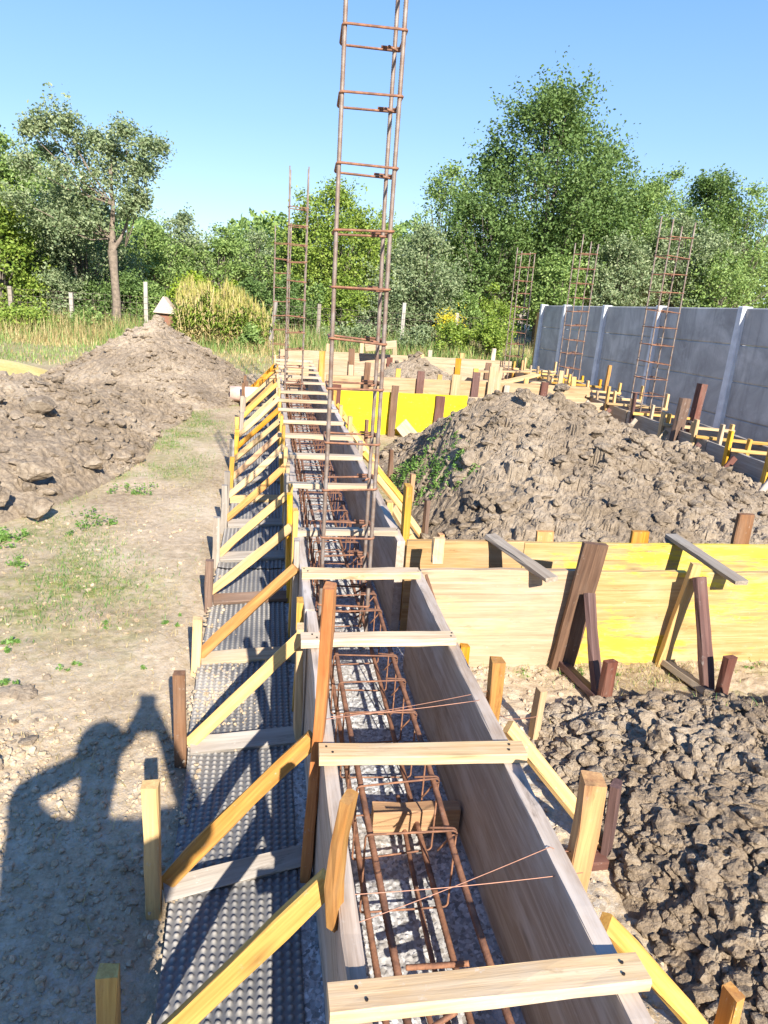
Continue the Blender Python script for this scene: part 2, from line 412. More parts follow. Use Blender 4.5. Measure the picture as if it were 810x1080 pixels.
# ------------------------------------------------------------------ terrain heights
def seg(v, pts):
    a = np.array(pts); return np.interp(v, a[:,0], a[:,1])
def hterrain(X, Y):
    h = .05*fbm(X*.5, Y*.5, 3, 3) + .018*fbm(X*4, Y*4, 5, 4)
    near = np.clip(1-(np.abs(Y-3)/9), 0, 1)
    cl = sst(-.55,-.95,X)*sst(3.2,2.0,Y)                # broken soil near left
    F = facets(X, Y, .075, 11, 1.2, .12)
    h = h + .022*cl*(F-.4) + .005*near*(facets(X, Y, .035, 13, 1.2, .2)-.3)*(.3+.7*sst(-.1,.1,fbm(X*1.5,Y*1.5,14,3)))
    rr = sst(.78,.95,X)*sst(6,4.5,Y)
    h = h + .014*rr*(facets(X, Y, .045, 17, 1.2, .2)-.3)
    strip = sst(-.40,-.24,X)*sst(.98,.80,X)*sst(12.3,11.8,Y)
    h = h*(1-strip) - .035*strip
    h = h - .3*sst(4.9,6.2,X)*sst(22,18,Y)
    h = h*sst(60,25,np.hypot(X,Y)) if True else h
    return h
xs = np.concatenate([-np.geomspace(900, 3, 60), np.arange(-2.95,-1.8,.05), np.arange(-1.8,-.3,.011), np.arange(-.3,.9,.05), np.arange(.9,2.6,.013), np.arange(2.65,5,.08), np.geomspace(5,900,60)])
ys = np.concatenate([-np.geomspace(300,.5,30), np.arange(-.4,1.1,.06), np.arange(1.1,3.6,.011), np.arange(3.6,6,.02), np.arange(6,12,.05), np.geomspace(12,1500,90)])
me, X, Y, Z = grid(xs, ys, hterrain, 'ground')
g = .05*np.ones_like(X)
pn = fbm(X*1.1, Y*1.1, 31, 5); pn2 = fbm(X*3.1, Y*3.1, 37, 4)
band = np.exp(-((X+1.05-.35*np.clip((Y-6)/4,0,1))/.38)**2)*sst(2.9,3.8,Y)*sst(13,8,Y)
g = g + band*(.12+3.0*fbm(X*1.9,Y*1.9,31,4)+.6*pn2) + .5*sst(-.1,.25,pn2)*sst(-.35,-.6,X)*sst(2.6,3.4,Y)
g = g + sst(12.5,14,Y)*.85*(X<4)
g = g + .5*sst(.95,1.2,X)*sst(2.4,2.7,Y)*sst(2.95,2.8,Y)*(pn2>.0)
g = g + .55*sst(.8,.95,X)*sst(2.2,1.4,X)*sst(4.2,5,Y)*sst(8.2,7.5,Y)
attr(me, 'grass', np.clip(g,0,1))
gv = sst(1.15,.85,X)*sst(.5,.8,X)*sst(4.5,3.5,Y) + .35*sst(1.9,1.2,Y)*sst(.2,-.1,fbm(X*2,Y*2,44,3))*sst(-.2,-.5,X)
attr(me, 'gravel', np.clip(gv,0,1))
tag(link('ground', me, M_['ground']), kind='structure')

# gravel bed under and beside the strip formwork
def hgravel(X, Y):
    F1, F2, r = vor(X/.013+fbm(X*40,Y*40,2,2), Y/.013, 71)
    p = np.sqrt(np.clip((F2-F1)/.45,0,1))*(.35+.65*r)*.009
    e = sst(.095,.125,X)*sst(.93,.80,X)
    w = fbm(X*9, Y*9, 72, 3)*.012
    edge = sst(.0,.02, np.minimum(X-.10, .86-X + .12*fbm(X*6,Y*6,75,3)))
    return -.002 + p + w*.6 - .05*(1-edge)
me, *_ = grid(np.arange(.085,.93,.0052), np.concatenate([np.arange(-.6,.8,.03), np.arange(.8,4.0,.0058), np.arange(4.0,11.4,.02)]), hgravel, 'gravel')
tag(link('gravel', me, M_['gravel']), kind='structure')

# dimpled membrane beside the form
def hmem(X, Y):
    P = .0245
    fx = (X/P) % 1 - .5; fy = (Y/P) % 1 - .5
    d = np.hypot(fx, fy)*P
    dome = .0075*sst(.0092,.0044,d)
    wav = .045*fbm(X*3.2, Y*2.1, 81, 3) + .014*sst(-.2,-.27,X)*(fbm(X*0+2,Y*4,82,3)+.3) + .004
    return .006 + dome + np.abs(wav)
xsM = np.arange(-.275,.118,.0036)
def memb(y0, y1, dy, name, label, sd):
    ys_ = np.arange(y0, y1, dy)
    X, Y = np.meshgrid(xsM, ys_)
    edge = -.262 + .05*fbm(Y*0+3, Y*1.1, sd, 3) + .02*np.sin(Y*1.3)
    Xs = edge + (X-xsM[0])*(xsM[-1]+.0-edge+.012*fbm(Y*0+9,Y*1.5,sd+1,2))/(xsM[-1]-xsM[0])
    Zz = hmem(Xs, Y)
    Zz = Zz + .02*sst(.03,.0,Y-y0)*0
    nx, ny = len(xsM), len(ys_)
    i = np.arange(nx*ny).reshape(ny,nx)
    f = np.stack([i[:-1,:-1], i[:-1,1:], i[1:,1:], i[1:,:-1]], -1).reshape(-1,4)
    me = npmesh(name, np.stack([Xs,Y,Zz],-1).reshape(-1,3), f, smooth=True)
    du = .9*sst(.22,.0,np.hypot((Xs+.22)/1.0,(Y-2.72)/1.1)+.12*fbm(Xs*8,Y*8,5,3)) + .25*sst(-.16,-.27,Xs) + .16*sst(3,6,Y)
    fx = (Xs/.0245) % 1 - .5; fy = (Y/.0245) % 1 - .5
    du = du + .42*sst(.36,.15,np.hypot(fx,fy))*(.4+1.6*vn(Xs*6,Y*4,99))  # sun highlights on the stud tops, painted into the same mask as the dust
    attr(me, 'dust_highlight', np.clip(du,0,1))
    tag(link(name, me, M_['membrane']), label, 'membrane', 'dimpled membrane strips beside the trench')
memb(-.5, 4.1, .0036, 'dimpled_membrane', 'black dimpled plastic membrane lying under the nearest braces left of the trench', 91)
memb(4.12, 9.6, .0066, 'dimpled_membrane', 'farther black dimpled membrane strip lying under the distant braces left of the trench', 95)

# ------------------------------------------------------------------ mounds and lumps
def ico(sub):
    bm = bmesh.new(); bmesh.ops.create_icosphere(bm, subdivisions=sub, radius=1)
    v = np.array([x.co[:] for x in bm.verts]); f = np.array([[q.index for q in p.verts] for p in bm.faces]); bm.free()
    return v, f
ICO = {k: ico(k) for k in (1,2,3)}
def lumpvar(k, seed):
    v, f = ICO[k]; rs = np.random.RandomState(seed)
    v = v.copy()
    for _ in range(5):     # random planar cuts give a broken-clay look
        n = rs.normal(size=3); n /= np.linalg.norm(n); d = rs.uniform(.5,.9)
        s = v@n; v = v - np.outer(np.clip(s-d,0,None)*.9, n)
    for fr, am in ((2.2,.26),(4.5,.15),(9,.08)):
        ph = rs.uniform(0,6.28,3); q_ = rs.normal(size=(3,3)); u = v@q_*fr*.6+ph
        v = v*(1+am*(np.sin(u[:,:1])+np.sin(u[:,1:2])+np.sin(u[:,2:3]))*.6)
    v *= 1+.03*rs.normal(size=(len(v),1))
    return v, f
LV = {k: [lumpvar(k, 10*k+i) for i in range(6)] for k in (1,2,3)}
def lumps(P, S, seed, flat=.75):
    """P positions, S radii -> merged faceted lumps"""
    rs = np.random.RandomState(seed); Vs=[]; Fs=[]; n=0
    for p, s in zip(P, S):
        k = 1 if s < .005 else 2 if s < .02 else 3
        v, f = LV[k][rs.randint(6)]
        a = rs.uniform(0,6.28); c_, s_ = math.cos(a), math.sin(a)
        b_ = rs.uniform(-.7,.7); cb, sb = math.cos(b_), math.sin(b_)
        sc = s*np.array([1, rs.uniform(.65,1), rs.uniform(.5,.9)*flat/.75])
        w = v*sc
        w = np.stack([w[:,0]*c_-w[:,1]*s_, w[:,0]*s_+w[:,1]*c_, w[:,2]],1)
        w = np.stack([w[:,0], w[:,1]*cb-w[:,2]*sb, w[:,1]*sb+w[:,2]*cb],1)
        Vs.append(w+p); Fs.append(f+n); n += len(w)
    return np.concatenate(Vs), np.concatenate(Fs)
def mound(name, label, group, hf, xr, yr, step, mat, nl, smin, smax, seed, power=2.5, big=None):
    root = empty(name, ((xr[0]+xr[1])/2, (yr[0]+yr[1])/2, 0), label, 'dirt mound' if 'sand' not in name else 'sand heap', group)
    me, X, Y, Z = grid(np.arange(*xr, step), np.arange(*yr, step), hf, name, smooth=False)
    link('heap_surface', me, mat, root)
    if nl:
        rs = np.random.RandomState(seed); P=[]; S=[]
        x = rs.uniform(xr[0],xr[1],nl*3); y = rs.uniform(yr[0],yr[1],nl*3)
        z = hf(x, y); ok = z > .015
        x, y, z = x[ok][:nl], y[ok][:nl], z[ok][:nl]
        s = smin+(smax-smin)*rs.uniform(0,1,len(x))**power
        pm = sst(-.16,.16, fbm(x*2.3,y*2.3,seed+90,4)) ; k_ = pm*.8+.2 > rs.uniform(0,1,len(x)); x,y,z,s = x[k_],y[k_],z[k_],s[k_]
        v, f = lumps(np.stack([x,y,z+s*rs.uniform(-.35,.4,len(x))],1), s, seed, .6)
        tag(link('clods', npmesh('clods', v, f), mat, root), kind='stuff')
    for i, (bx, by, bz, bs, sd, sq) in enumerate(big or []):
        v, f = ICO[3]; rs = np.random.RandomState(sd); v = v.copy()
        for _ in range(9):
            n = rs.normal(size=3); n /= np.linalg.norm(n); v -= np.outer(np.clip(v@n-rs.uniform(.4,.75),0,None)*.95, n)
        v = v*np.array([1,.8,sq])*bs
        v += .004*rs.normal(size=v.shape)
        link('clod', npmesh('clod', v, f), mat, root, Matrix.Translation((bx,by,bz)) @ Matrix.Rotation(rs.uniform(0,6),4,'Z') @ Matrix.Rotation(rs.uniform(-.5,.5),4,'X'))
    return root
def rough(X, Y, amp, s, sc=1.):
    k = sst(-.05,.12,fbm(X*1.7,Y*1.7,s+20,3))
    k2 = sst(-.10,.06,fbm(X*3.1+5,Y*3.1,s+21,3))
    k3 = sst(-.12,.02,fbm(X*5.3+5,Y*5.3,s+22,3))
    return amp*(.075*k*(facets(X,Y,.15*sc,s)-.4) + .050*(.25+.75*k2)*(facets(X,Y,.075*sc,s+7)-.4) + .021*(.3+.7*k3)*(facets(X,Y,.036*sc,s+9,.9)-.4)
                + .009*(facets(X,Y,.02*sc,s+13,.9)-.4) + .08*fbm(X*3,Y*3,s+3,6))

def hN(X, Y):
    w = .10*fbm(X*2.5,Y*2.5,201,3)
    b_ = sst(.98,1.42,X+w+.25*np.clip(1.3-Y,0,1)*0)*sst(2.68,2.25,Y+w*.8+.06*(X-1.5))*sst(.1,.5,Y)*sst(4.2,3.2,X)
    base = b_*(.12+.10*np.exp(-((X-1.95)/.6)**2-((Y-1.75)/.5)**2)) - .03*(1-sst(0,.25,b_))
    return base + sst(.02,.5,b_)*(rough(X,Y,.62,210,.5))
mound('dirt_mound', 'nearest mound of crumbly dark soil, right of the trench before the yellow panel', 'dug soil mounds', hN, (.95,3.4), (.3,2.8), .0075, M_['moundnear'], 60000, .0020, .036, 5, 6.5,
      big=[(1.42,2.02,.22,.07,3,.6),(1.78,1.62,.30,.075,4,.7),(1.32,1.52,.16,.06,6,.5),(2.05,2.2,.26,.06,8,.7)])

def hM(X, Y):
    ridge = seg(X, [(.75,-.05),(1.05,.03),(1.3,.38),(1.5,.66),(1.75,.83),(2.0,.90),(2.35,.90),(2.65,.83),(3.0,.70),(3.4,.58),(3.8,.44),(4.15,.27),(4.4,.05)])
    yc = 5.75+.25*fbm(X*1.2,X*0,301,2)
    f = np.where(Y < yc, np.clip((Y-3.15)/(yc-3.15),0,1)**.85, np.clip((8.0-Y)/(8.0-yc),0,1))
    left = sst(.95,1.5,X-.12*np.clip(Y-5.5,0,3)+.15*fbm(X*2,Y*2,305,3))
    cut = sst(3.30,3.42,Y)
    h = ridge*f*(.35+.65*left)
    return h*cut + rough(X,Y,1.,310,1.)*sst(.0,.12,h) - .04*(1-sst(0,.05,h)) 
mound('dirt_mound', 'large brown mound of dug clay clods between the yellow panel and the grey wall', 'dug soil mounds', hM, (.95,4.45), (3.36,8.2), .0125, M_['mound'], 22000, .005, .06, 6, 7.,
      big=[(2.33,5.6,.90,.11,13,.8),(2.05,5.5,.93,.08,14,.7),(1.75,5.3,.75,.09,15,.6),(2.9,5.2,.66,.08,16,.7),(2.5,5.9,.95,.09,17,.6)])

def hL1(X, Y):
    r = np.hypot((X+1.62)/np.where(X>-1.62,1.62,1.72), (Y-11.4)/2.4)
    h = .98*np.clip(1-r,0,1)**1.05
    return h + rough(X,Y,.7,410,1.1)*sst(0,.1,h) - .05*(1-sst(0,.04,h))
mound('dirt_mound', 'tall conical mound of dug earth left of the trench near the far fence', 'dug soil mounds', hL1, (-3.7,.2), (8.8,14), .022, M_['mound'], 8000, .009, .07, 7, 7.)
def hL2(X, Y):
    r = np.hypot((X+2.55)/1.5, (Y-7.3)/2.95)
    r2 = np.hypot((X+1.75)/.9, (Y-9.0)/1.5)
    h = .52*np.clip(1-r**2,0,1)**1.0
    h = np.maximum(h, .26*np.clip(1-r2**2,0,1))
    return h + rough(X,Y,1.15,510,1.25)*sst(0,.1,h) - .05*(1-sst(0,.04,h))
mound('dirt_mound', 'low broad mound of dug clay blocks at the left edge, nearest on the left side', 'dug soil mounds', hL2, (-4.1,-.8), (4.3,10.3), .017, M_['mound'], 14000, .006, .07, 8, 7.,
      big=[(-1.62,5.35,.24,.15,23,.55),(-1.9,6.6,.5,.17,24,.5),(-1.5,4.95,.10,.12,25,.6),(-1.35,5.9,.18,.11,26,.6),(-1.75,5.0,.17,.12,27,.6)])
def hB(X, Y):
    r = np.hypot((X-2.1)/1.35, (Y-10.1)/1.0)
    h = .78*np.clip(1-r,0,1)**.9
    return h + rough(X,Y,.6,610,1.1)*sst(0,.1,h) - .05*(1-sst(0,.04,h))
mound('dirt_mound', 'small grey mound of earth enclosed by the far formwork walls', 'dug soil mounds', hB, (.8,3.4), (9.1,11.1), .022, M_['mound'], 900, .012, .06, 9, 3.)
def hS(X, Y):
    r = np.hypot((X+5.0)/2.0, (Y-11.4)/1.7)
    h = .34*np.clip(1-r**2,0,1)
    return h + .02*fbm(X*4,Y*4,710,4) - .03*(1-sst(0,.04,h))
mound('sand_heap', 'flat heap of yellow sand at the left edge behind the clay mounds', None, hS, (-7.2,-2.8), (9.5,13.3), .04, M_['sand'], 0,0,0,1)

# loose crumbs on the soil, uncountable
rs = np.random.RandomState(77)
n = 5500
x = np.concatenate([rs.uniform(-1.8,-.3,n), rs.uniform(.8,1.6,2500), rs.uniform(-1.6,-.3,15000)]); y = np.concatenate([rs.uniform(1.1,5,n), rs.uniform(.9,3,2500), rs.uniform(1.1,2.6,15000)])
s = .0018+.013*rs.uniform(0,1,len(x))**8
dens = fbm(x*1.5,y*1.5,88,3) + .60*(y<2.5)*(x<0) + .3*(x>.8)
ok = dens > rs.uniform(-.35,.35,len(x)); x,y,s = x[ok],y[ok],s[ok]
v, f = lumps(np.stack([x,y,hterrain(x,y)+s*rs.uniform(-.3,.35,len(x))],1), s, 78)
tag(link('loose_pebbles', npmesh('loose_pebbles', v, f), M_['ground']), 'small stones and soil crumbs scattered over the bare path', 'pebbles', kind='stuff')
rs = np.random.RandomState(83); n = 1500
x = np.concatenate([rs.uniform(-.29,-.20,700), rs.uniform(-.28,.1,800)]); y = np.concatenate([rs.uniform(1.2,4,700), rs.uniform(1.2,4,800)])
x[700:] = -.16+rs.normal(0,.07,800); y[700:] = 2.72+rs.normal(0,.16,800)
s = .0015+.009*rs.uniform(0,1,n)**4
v, f = lumps(np.stack([x,y,.014+s*.3],1), s, 84)
tag(link('spilled_soil', npmesh('spilled_soil', v, f), M_['ground']), 'soil crumbs spilled over the black membrane', 'soil', kind='stuff')
# bigger clods at the lower left
rs = np.random.RandomState(79)
x = rs.uniform(-1.75,-.75,260); y = rs.uniform(1.5,2.9,260); s = .008+.05*rs.uniform(0,1,260)**4
ok = (x < -.55-.35*(y-1.5)*0 - .28); x,y,s = x[ok],y[ok],s[ok]
v, f = lumps(np.stack([x,y,hterrain(x,y)+s*.1],1), s, 80, .5)
tag(link('soil_clods', npmesh('soil_clods', v, f), M_['mound']), 'dry soil clods lying on the cracked earth at the lower left', 'soil clods', kind='stuff')

# ------------------------------------------------------------------ leaves, grass
def leafquads(P, size, rs, aspect=.55, droop=0., upbias=0.):
    n = len(P)
    d = rs.normal(size=(n,3)); d[:,2] = d[:,2]*.7-droop; d /= np.linalg.norm(d,axis=1,keepdims=True)
    nn = rs.normal(size=(n,3)); nn[:,2] += upbias
    w = np.cross(d, nn); w /= np.maximum(np.linalg.norm(w,axis=1,keepdims=True),1e-6)
    L = (size*rs.uniform(.6,1.3,n))[:,None]
    a = P - d*L*.5; c_ = P + d*L*.5
    fold = np.cross(d,w)*L*.10
    b_ = P + w*L*aspect*.5 + fold - d*L*.05; e = P - w*L*aspect*.5 + fold - d*L*.05
    V = np.stack([a,b_,c_,e],1).reshape(-1,3)
    F = np.arange(4*n).reshape(n,4)
    return V, F
def blades(P, hgt, width, rs, lean=.5):
    n = len(P); a = rs.uniform(0,6.283,n); l = rs.uniform(0,lean,n)*hgt
    d = np.stack([np.cos(a),np.sin(a),np.zeros(n)],1); w = np.stack([-np.sin(a),np.cos(a),np.zeros(n)],1)*(width/2)[:,None]
    h = hgt[:,None]*np.array([0,0,1.])
    p1 = P + h*.55 + d*(l*.3)[:,None]; p2 = P + h + d*l[:,None]
    V = np.stack([P-w, P+w, p1+w*.8, p1-w*.8, p2+w*.1, p2-w*.1],1).reshape(-1,3)
    i = np.arange(n)[:,None]*6
    F = np.concatenate([i+np.array([0,1,2,3]), i+np.array([3,2,4,5])])
    return V, F

rs = np.random.RandomState(500)
def mask_pts(n, xr, yr, mf):
    x = rs.uniform(*xr, n); y = rs.uniform(*yr, n); k = mf(x,y) > rs.uniform(0,1,n)
    return x[k], y[k]
# short green and dry grass between the left mounds and the braces
def gm(x,y):
    b_ = np.exp(-((x+1.05-.3*np.clip((y-6)/4,0,1))/.36)**2)*sst(2.9,3.9,y)
    return np.clip((b_*(.25+4.2*fbm(x*1.9,y*1.9,31,4)) + .5*sst(.12,.3,fbm(x*2.6,y*2.6,37,3))),0,1)*sst(.0,.06,np.abs(fbm(x*9,y*9,38,2))+.03)
x,y = mask_pts(48000,(-1.7,-.35),(2.6,11),gm)
# clump positions
x = x+rs.normal(0,.006,len(x)); y = y+rs.normal(0,.006,len(y))
P = np.stack([x,y,hterrain(x,y)-.002],1)
V1,F1_ = blades(P, rs.uniform(.008,.034,len(P)), rs.uniform(.0018,.0045,len(P)), rs, 1.6)
tag(link('grass', npmesh('grass', V1, F1_), LF['weed']), 'short green grass on the path between the left mounds and the braces', 'grass', kind='stuff')
x,y = mask_pts(52000,(-1.75,-.3),(1.1,11),lambda x,y: np.clip(.10+.5*fbm(x*2+9,y*2,41,3)+.35*gm(x,y)+.3*sst(.05,.3,fbm(x*3,y*3,47,3)),0,1))
P = np.stack([x,y,hterrain(x,y)-.002],1)
V1,F1_ = blades(P, rs.uniform(.006,.028,len(P)), rs.uniform(.0014,.0035,len(P)), rs, 2.8)
tag(link('dry_grass', npmesh('dry_grass', V1, F1_), LF['straw']), 'dry straw coloured grass scattered flat over the bare left path', 'dry grass', kind='stuff')
x,y = mask_pts(9000,(.8,3.0),(2.2,2.9),lambda x,y: np.clip(.15+1.6*fbm(x*3,y*3,51,3)+.3*sst(2.6,2.8,y),0,1))
P = np.stack([x,y,np.maximum(hterrain(x,y),hN(x,y))-.002],1)
V1,F1_ = blades(P, rs.uniform(.01,.035,len(P)), rs.uniform(.0015,.004,len(P)), rs, 1.8)
tag(link('dry_grass', npmesh('dry_grass', V1, F1_, mi=(rs.uniform(size=len(F1_))>.72).astype(int)), [LF['straw'],LF['weed']]), 'sparse dry grass and green shoots at the foot of the yellow panel', 'dry grass', kind='stuff')
# tall dry meadow at the far fence
x,y = mask_pts(90000,(-11,11),(13.2,20.5),lambda x,y: np.clip(.35+.8*sst(15.5,18,y)+.8*fbm(x,y,61,3),0,1)*(np.abs(x-.0)<12)*(1-sst(4.8,5.2,x)*sst(18,17,y)))
P = np.stack([x,y,hterrain(x,y)-.01],1); hh = (.08+.42*sst(16,18.5,y)*rs.uniform(.4,1.3,len(x)))
V1,F1_ = blades(P, hh*rs.uniform(.5,1.2,len(x)), rs.uniform(.008,.02,len(P)), rs, .8)
tag(link('meadow_grass', npmesh('meadow_grass', V1, F1_, mi=np.tile((rs.uniform(size=len(P))<np.where(fbm(x*.7,y*.7,63,3)>.02,.75,.3)).astype(int),2)), [LF['straw'],LF['mid']]), 'tall dry and green meadow grass along the far fence', 'grass', kind='stuff')
# corn patch
def corn():
    Vs=[];Fs=[];Ms=[];n0=0
    n = 950
    x = np.maximum(rs.uniform(-2.0,-.1,n)+rs.normal(0,.12,n),-2.05); y = rs.uniform(17.6,18.9,n)
    for i in range(n):
        top = rs.uniform(.6,1.2)*(.8+.5*vn(np.array(x[i]*2.2),np.array(y[i]*2.),44))*(1-.18*sst(-.7,-.3,x[i]))
        v,f = tube_vf(np.array([(x[i],y[i],0),(x[i]+rs.normal(0,.03),y[i],top*.5),(x[i]+rs.normal(0,.05),y[i],top)]), .008, 3)
        Vs.append(v);Fs.append(f+n0);Ms += [1]*len(f);n0+=len(v)
        nl = 10; zz = np.linspace(.12,top*.86,nl); P = np.stack([np.full(nl,x[i]),np.full(nl,y[i]),zz],1)
        a = rs.uniform(0,6.28,nl); L = .30
        d = np.stack([np.cos(a)*.8,np.sin(a)*.8,rs.uniform(.2,.9,nl)],1)
        w = np.stack([-np.sin(a),np.cos(a),np.zeros(nl)],1)*.018
        m_ = P+d*L*.5; e = P+np.stack([d[:,0],d[:,1],d[:,2]*.2],1)*L
        v = np.stack([P-w*.5,P+w*.5,m_+w,m_-w,e+w*.1,e-w*.1],1).reshape(-1,3)
        ii = np.arange(nl)[:,None]*6; f = np.concatenate([ii+[0,1,2,3], ii+[3,2,4,5]])
        Vs.append(v);Fs.append(f+n0);n0+=len(v); Ms += list(np.tile(np.where(zz<top*.38+rs.normal(0,.12,nl),1,0),2))
        nt_ = 5; P = np.tile([[x[i],y[i],top-.05]],(nt_,1)); v,f = blades(P, rs.uniform(.12,.26,nt_), np.full(nt_,.014), rs, .6)
        Vs.append(v);Fs.append(f+n0);n0+=len(v); Ms += [2]*len(f)
    return npmesh('corn', np.concatenate(Vs), np.concatenate(Fs), mi=Ms)
tag(link('corn_stand', corn(), [LF['light'],LF['straw'],LF['gold']]), 'patch of tall drying corn with golden tassels behind the conical mound', 'corn', kind='stuff')

def weed(name, label, x, y, n, r, size, seed, group, mat='weed', hf=hterrain):
    q = np.random.RandomState(seed); k = max(4, n//22)
    ca = q.uniform(0,6.28,k); cd_ = r*q.uniform(.1,1.25,k); cr = r*q.uniform(.14,.42,k)
    j = q.randint(0,k,n); a = q.uniform(0,6.28,n); d = cr[j]*q.uniform(0,1,n)
    X = x+np.cos(ca[j])*cd_[j]+np.cos(a)*d; Y = y+1.3*np.sin(ca[j])*cd_[j]+np.sin(a)*d; Z = hf(X,Y)+q.uniform(0,1,n)**1.5*cr[j]*1.1+.003
    V,F = leafquads(np.stack([X,Y,Z],1), np.full(n,size*.72), q, .42, 0, .8)
    WD.setdefault(group, []).append(V)
WD = {}
def flush_weeds():
    for g_, lb in ((GW,'green weeds and sprouts scattered over the bare path on the left'),('green weeds on the large mound','leafy green weeds on the left shoulder of the large mound'),('small weeds at the panel foot','small weeds along the foot of the near yellow panel')):
        V = np.concatenate(WD[g_]); tag(link('weeds', npmesh('weeds',V,np.arange(len(V)).reshape(-1,4)), LF['weed']), lb, 'weeds', kind='stuff')
GW = 'green weeds on the bare soil'
for i,(x,y,n,r,sz,lb) in enumerate([(-1.15,3.2,90,.065,.035,'bright green leafy weed at the left edge, above the photographer shadow'),
    (-1.06,2.82,110,.07,.03,'dense green weed tuft at the left edge nearest the camera'),
    (-.82,2.94,60,.05,.028,'small bright weed tuft in the middle of the bare path above the shadow'),
    (-.80,3.35,45,.045,.025,'tiny weed alone on the bare path, farther than the bright tuft'),
    (-1.62,4.55,320,.13,.05,'largest dark green weed clump at the foot of the left clay mound'),
    (-1.36,4.15,140,.09,.03,'pale weed clump between the left mound and the path'),
    (-.42,3.42,60,.05,.03,'grassy weed tuft growing against the membrane edge near the third stake'),
    (-.52,2.95,30,.03,.022,'small weed sprout beside the stake at the membrane edge'),
    (-1.15,4.9,300,.16,.035,'wide spreading weed patch on the path right of the left mound'),
    (-1.0,5.7,260,.15,.035,'weed patch at the toe of the left mound, beyond the widest patch')]):
    weed('weed_plant', lb, x, y, n, r, sz, 600+i, GW)
def onM(X,Y): return np.maximum(hM(X,Y), hterrain(X,Y))
for i,(x,y,n,r) in enumerate([(1.22,5.75,900,.20),(1.32,5.3,700,.17),(1.15,6.15,400,.15),(1.42,5.05,260,.12)]):
    weed('weed_plant', ['leafy green weeds on the left shoulder of the large mound, widest clump','leafy green weeds low on the large mound facing the camera','green weeds behind the widest clump at the foot of the large mound','nearest small green weeds at the foot of the large mound'][i], x,y,n,r,.04,640+i,'green weeds on the large mound','weed',onM)
for i,(x,y,n) in enumerate([(1.62,2.78,80),(1.45,2.84,60),(2.42,2.86,70),(1.25,2.83,40)]):
    weed('weed_plant', ['small weed between the two raking props at the panel foot','small weed beside the dark raking prop at the panel foot','small weed at the panel foot at the right edge','tiny weed at the foot of the pale panel'][i], x,y,n,.05,.018,660+i,'small weeds at the panel foot')

flush_weeds()
# ------------------------------------------------------------------ trees
def place(px, py, Y):      # rough bearing and height of a tree top at distance Y
    hz = 291+.07*(px-282); return Y*(px-282)/846., H + Y*(hz-py)/880.
def tree(name, label, x, y, top, r, z0, leaf, n, size, seed, group, trunk=.09, bark='bark', dens=1., cat='tree', blobs=None, fork=None):
    q = np.random.RandomState(seed)
    root = empty(name, (x,y,0), label, cat, group)
    hgt = top-z0
    nb = blobs or max(18, int(34*dens))
    C=[];Rb=[]
    while len(C) < nb:
        u = q.uniform(-1,1,3)
        if np.dot(u,u) > 1 or np.dot(u,u) < .12: continue
        wid = 1-.35*max(0,u[2])**1.5
        c = np.array([u[0]*r*.85*wid, u[1]*r*.85*wid, z0+hgt*(.5+.47*u[2])])
        C.append(c); Rb.append(q.uniform(.22,.42)*r*(1.15-.4*max(0,u[2])))
    C.append(np.array([q.uniform(-.1,.1)*r,0,top-.12*r])); Rb.append(.14*r)
    C = np.array(C); Rb = np.array(Rb)
    # sprigs: leaves hang along short twigs leaving the clump, so the outline is uneven
    n = int(n*1.25); per = n//len(C); Ps=[]
    for c, rb in zip(C, Rb):
        nt_ = max(6, per//16)
        d = q.normal(size=(nt_,3)); d[:,2] = d[:,2]*.8+.2; d /= np.linalg.norm(d,axis=1,keepdims=True)
        Lh = rb*q.uniform(.40,1.75,nt_)
        k = per//nt_
        t = q.uniform(.25,1,(nt_,k))**.7
        p = c + d[:,None,:]*(t*Lh[:,None])[:,:,None] + q.normal(0,.055*r**.5,(nt_,k,3))
        Ps.append(p.reshape(-1,3))
    P = np.concatenate(Ps)
    V,F = leafquads(P, np.full(len(P),size*1.12), q, .62, .25, .6)
    link('crown', npmesh('crown', V, F), LF[leaf], root, Matrix.Translation((x,y,0)))
    tb = TB(); sp = z0+hgt*.12
    base = np.array([0,0,-.1]); mid = np.array([q.normal(0,.03),0,sp*.6]); top_ = np.array([q.normal(0,.08),q.normal(0,.08),sp])
    tb.tube([base,mid,top_], [trunk*1.25,trunk,trunk*.85], 8)
    for c, rb in zip(C, Rb):
        a = top_ + np.array([0,0,q.uniform(-.1,.35)*min(hgt*.3,1)])
        m1 = a*.5+c*.5+np.array([q.normal(0,.1),q.normal(0,.1),-.05*hgt])*.6
        tb.tube([top_*.9+a*.1, m1, c], [trunk*.42,trunk*.25,trunk*.08], 5)
    tb.tube([top_, top_+np.array([.02,0,hgt*.35]), np.array([0,0,z0+hgt*.8])], [trunk*.85,trunk*.5,trunk*.15], 6)
    link('trunk', tb.mesh('trunk'), M_[bark], root, Matrix.Translation((x,y,0)))
    return root
GT = 'trees beyond the fence'
